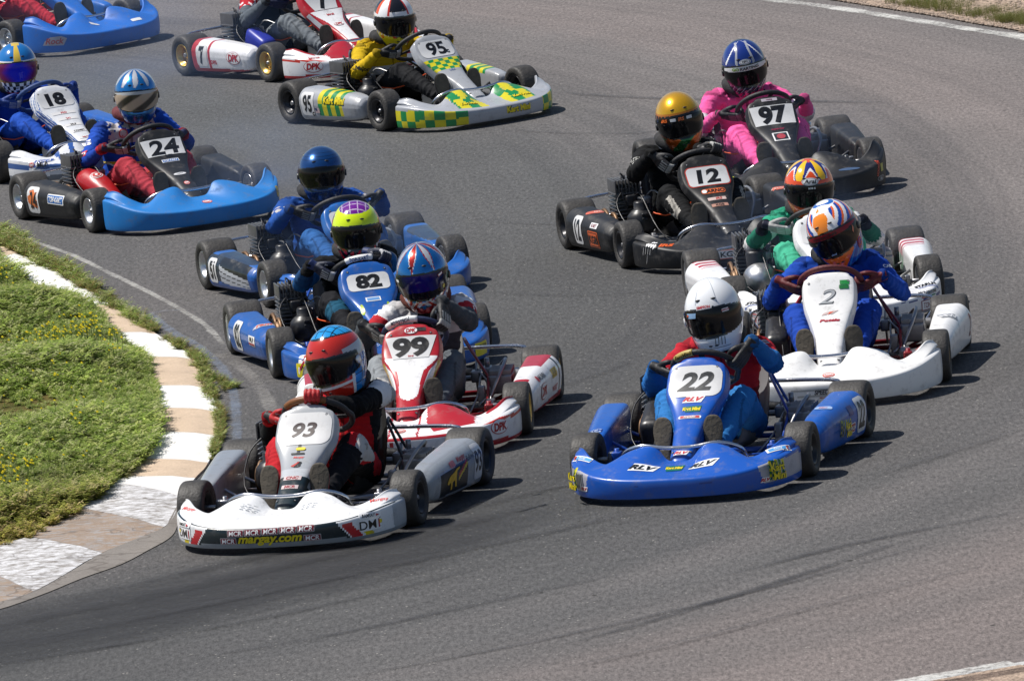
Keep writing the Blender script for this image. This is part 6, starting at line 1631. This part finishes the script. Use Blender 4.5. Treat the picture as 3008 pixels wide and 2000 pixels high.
# plants in the joint between kerb and track
jo = [(0, 690), (40, 722), (110, 765), (214, 815), (332, 895), (461, 978), (580, 1056), (618, 1145), (650, 1215), (648, 1285), (625, 1350)]
pts, hts = [], []
for _ in range(1250):
    t = rng.uniform(0, 1)**1.15; q = crom(jo, t); w_ = .085*(1-t)**1.2+.020; gp = G(*q); x = gp.x+rng.normal(0, w_*.75)*(.4+.8*abs(noise.noise(Vector((t*14, 0, 0)))))-.01; 
    if noise.noise(Vector((t*34, 5, 0))) < -.12-.2*(1-t): continue
    pts.append((x, gp.y+rng.normal(0, .05))); hts.append((.085-.045*t)*rng.uniform(.5, 1.35))
for cx_, cy_, n_ in ((675, 1138, 26), (650, 1120, 12)):
    for _ in range(n_): p = G(cx_+rng.normal(0, 14), cy_+rng.normal(0, 5)); pts.append((p.x, p.y)); hts.append(.05)
scatter('weeds', pts, hts, PO+PG[:2], LEAF, 'ragged strip of brownish weeds growing between kerb and track', 'weeds')
# flowers
YF = mat('yellow_petals', H('ffe61e'), .6)
mb = MB()
for _ in range(9000):
    y = rng.uniform(42, 52.6); xi = np.interp(y, iys, ixs); x = xi-rng.uniform(.1, 2.2)
    nn = noise.noise(Vector((x*1.6+4, y*.8, 2)))
    if rng.uniform() > sstep(.0, .40, nn)*1.0+.02: continue
    h_ = .06+.10+.05*hf(x, y)+rng.uniform(-.03, .03); r_ = rng.uniform(.006, .010); p = Vector((x, y, h_+.015))
    mb.add([p+Vector((r_*math.cos(a*1.257), r_*math.sin(a*1.257), .004*math.sin(a*9))) for a in range(5)]+[p+Vector((0, 0, r_*.9))], [(i, (i+1) % 5, 5) for i in range(5)], smooth=False)
    mb.tube([p, p-Vector((0, 0, .08))], .0015, 3, cap=False, mi=1)
tag(mb.build('flowers', [YF, mat('flower_stalk', H('55702c'), .7)], fix=False), 'small yellow wildflowers scattered over the infield weeds', 'flowers', None, 'stuff')
# far verge: gravel with a strip of grass
ge = [(1700, -110), (2100, -45), (2300, -12), (2450, 6), (2600, 30), (2740, 52), (2870, 76), (3008, 100), (3400, 190)]; gx = [G(*q) for q in ge]
GRAV = ground_mat('gravel_bed', H('8c7c6e'), H('b5a08e'), None, 12, 55)
mb = MB(); 
def gf(u, v): p = Vector((*crom([tuple(q)[:2] for q in gx], u), 0)); t = Vector((*crom([tuple(q)[:2] for q in gx], min(1, u+.01)), 0))-Vector((*crom([tuple(q)[:2] for q in gx], max(0, u-.01)), 0)); t.normalize(); nn = Vector((-t.y, t.x, 0)); nn = nn if nn.y > 0 else -nn; return p+nn*(.02+9*v)+Vector((0, 0, .010+.04*sstep(0, .1, v)))
mb.grid(gf, 80, 30); tag(mb.build('gravel', GRAV), kind='structure')
st_ = MB(); SG = mat('gravel_stone', None, .9, var=.2)
sh_ = []
for k_ in range(5):
    bm = bmesh.new(); bmesh.ops.create_icosphere(bm, subdivisions=1, radius=1)
    for v in bm.verts: v.co *= .75+.45*rnd.random()
    bm.verts.index_update(); sh_.append(([v.co.copy() for v in bm.verts], [tuple(v.index for v in f.verts) for f in bm.faces])); bm.free()
for _ in range(3800):
    p = gf(rng.uniform(.38, .98), rng.uniform(.0, 1)**1.6*.28); r_ = rng.uniform(.006, .018); v_, f_ = sh_[rng.integers(5)]; k = rng.uniform(.6, 1.25)
    st_.add([p+Vector((v.x*r_, v.y*r_, v.z*r_*.7)) for v in v_], f_, tuple(x*k for x in H('a08f80')), smooth=False)
tag(st_.build('gravel_stones', SG, fix=False), 'loose tan gravel stones beyond the white edge line', 'gravel', None, 'stuff')
gt = [H('6f7a3a'), H('7f8846'), H('5d6c2f'), H('8a8048')]; PT = [clump(14, 1., .55, 80+s, gt, blade=.012, fern=False) for s in range(5)]
pts, hts, zz = [], [], []
for _ in range(5200):
    u = rng.uniform(.46, 1); v = .004+abs(rng.normal(0, 1))*.022+.006; m_ = noise.noise(Vector((u*30, 0, 1)))+.5*noise.noise(Vector((u*90, v*60, 1)))
    if m_ < -.12+.8*sstep(.02, .07, v): continue
    p = gf(u, v); pts.append((p.x, p.y)); hts.append(rng.uniform(.04, .10)); zz.append(p.z)
scatter('grass', pts, hts, PT, LEAF, 'low tufted grass between the white line and the gravel', 'grass', zs=zz)
# the same outer edge carried on round the bend outside the photograph
EO = [(3.62, 58.65), (4.9, 55.6), (6.2, 51), (6.9, 46.5), (6.4, 42), (4.6, 38.9), (2.25, 36.76)]; EI = [(2.05, 36.66), (.6, 36.1), (-2, 35.2), (-7, 33.8), (-14, 32.6)]; ET = [(1.55, 63.2), (-.5, 66.6), (-4, 71), (-10, 76.5), (-17, 81)]
for q, E_ in enumerate((EO, EI, ET)):
    ribbon('edge_line', [Vector((*e, 0)) for e in E_], .14, LINEW, z=.0045)
    mb = MB()
    def ef(u, v, E_=E_):
        p = Vector((*crom(E_, u), 0)); t = Vector((*crom(E_, min(1, u+.01)), 0))-Vector((*crom(E_, max(0, u-.01)), 0)); t.normalize(); nn = Vector((-t.y, t.x, 0)); nn = nn if (nn.x*(p.x+8)+nn.y*(p.y-50)) > 0 else -nn
        return p+nn*(.09+9*v)+Vector((0, 0, .007+.02*sstep(0, .1, v)))
    mb.grid(ef, 80, 20); tag(mb.build('gravel', GRAV), kind='structure')
# near verge in the bottom right corner
bx = [G(*q) for q in ((2150, 2125), (2440, 2062), (2675, 2020), (2840, 1992), (3020, 1962), (3300, 1905))]
mb = MB()
def nf(u, v): p = Vector((*crom([tuple(q)[:2] for q in bx], u), 0)); return p+Vector((.5*v, -2.5*v, .010+.02*v))
mb.grid(nf, 30, 12); tag(mb.build('dirt_verge', ground_mat('near_dirt', H('5c5048'), H('857468'), None, 9, 60)), kind='structure')

# two-stroke exhaust smoke hanging behind the karts
def smoke(loc, size, dens):
    mb = MB(); mb.ball((0, 0, 0), 1., 24); mt = bpy.data.materials.new('smoke'); mt.use_nodes = True; nt = mt.node_tree; N = nt.nodes; L = nt.links; N.remove(N['Principled BSDF'])
    pv = N.new('ShaderNodeVolumePrincipled'); pv.inputs['Color'].default_value = (.42, .60, 1., 1); pv.inputs['Anisotropy'].default_value = .1
    tc = N.new('ShaderNodeTexCoord'); n = N.new('ShaderNodeTexNoise'); n.inputs['Scale'].default_value = 1.6; n.inputs['Detail'].default_value = 3; L.new(tc.outputs['Object'], n.inputs['Vector'])
    ln = N.new('ShaderNodeVectorMath'); ln.operation = 'LENGTH'; L.new(tc.outputs['Object'], ln.inputs[0])
    a = N.new('ShaderNodeMapRange'); a.inputs[1].default_value = 1; a.inputs[2].default_value = .2; L.new(ln.outputs['Value'], a.inputs[0])
    b = N.new('ShaderNodeMapRange'); b.inputs[1].default_value = .38; b.inputs[2].default_value = .62; L.new(n.outputs['Fac'], b.inputs[0])
    m1 = N.new('ShaderNodeMath'); m1.operation = 'MULTIPLY'; L.new(a.outputs[0], m1.inputs[0]); L.new(b.outputs[0], m1.inputs[1]); m2 = N.new('ShaderNodeMath'); m2.operation = 'MULTIPLY'; m2.inputs[1].default_value = dens; L.new(m1.outputs[0], m2.inputs[0]); L.new(m2.outputs[0], pv.inputs['Density'])
    L.new(pv.outputs[0], N['Material Output'].inputs['Volume'])
    o = link('exhaust_smoke', mb.mesh('exhaust_smoke', mt)); o.location = loc; o.scale = size; tag(o, 'thin bluish two-stroke exhaust smoke drifting behind the karts', 'smoke', None, 'stuff')
for px, py, sz, dn in ((760, 640, (.9, 1.6, .36), .15), (1050, 860, (.7, 1.3, .34), .18), (2380, 860, (.8, 1.3, .34), .13), (2250, 560, (.9, 1.8, .36), .05), (420, 330, (1.2, 2.4, .42), .10), (300, 110, (1.4, 2.6, .45), .10)):
    p_ = G(px, py); smoke((p_.x, p_.y, sz[2]*.95), sz, dn)
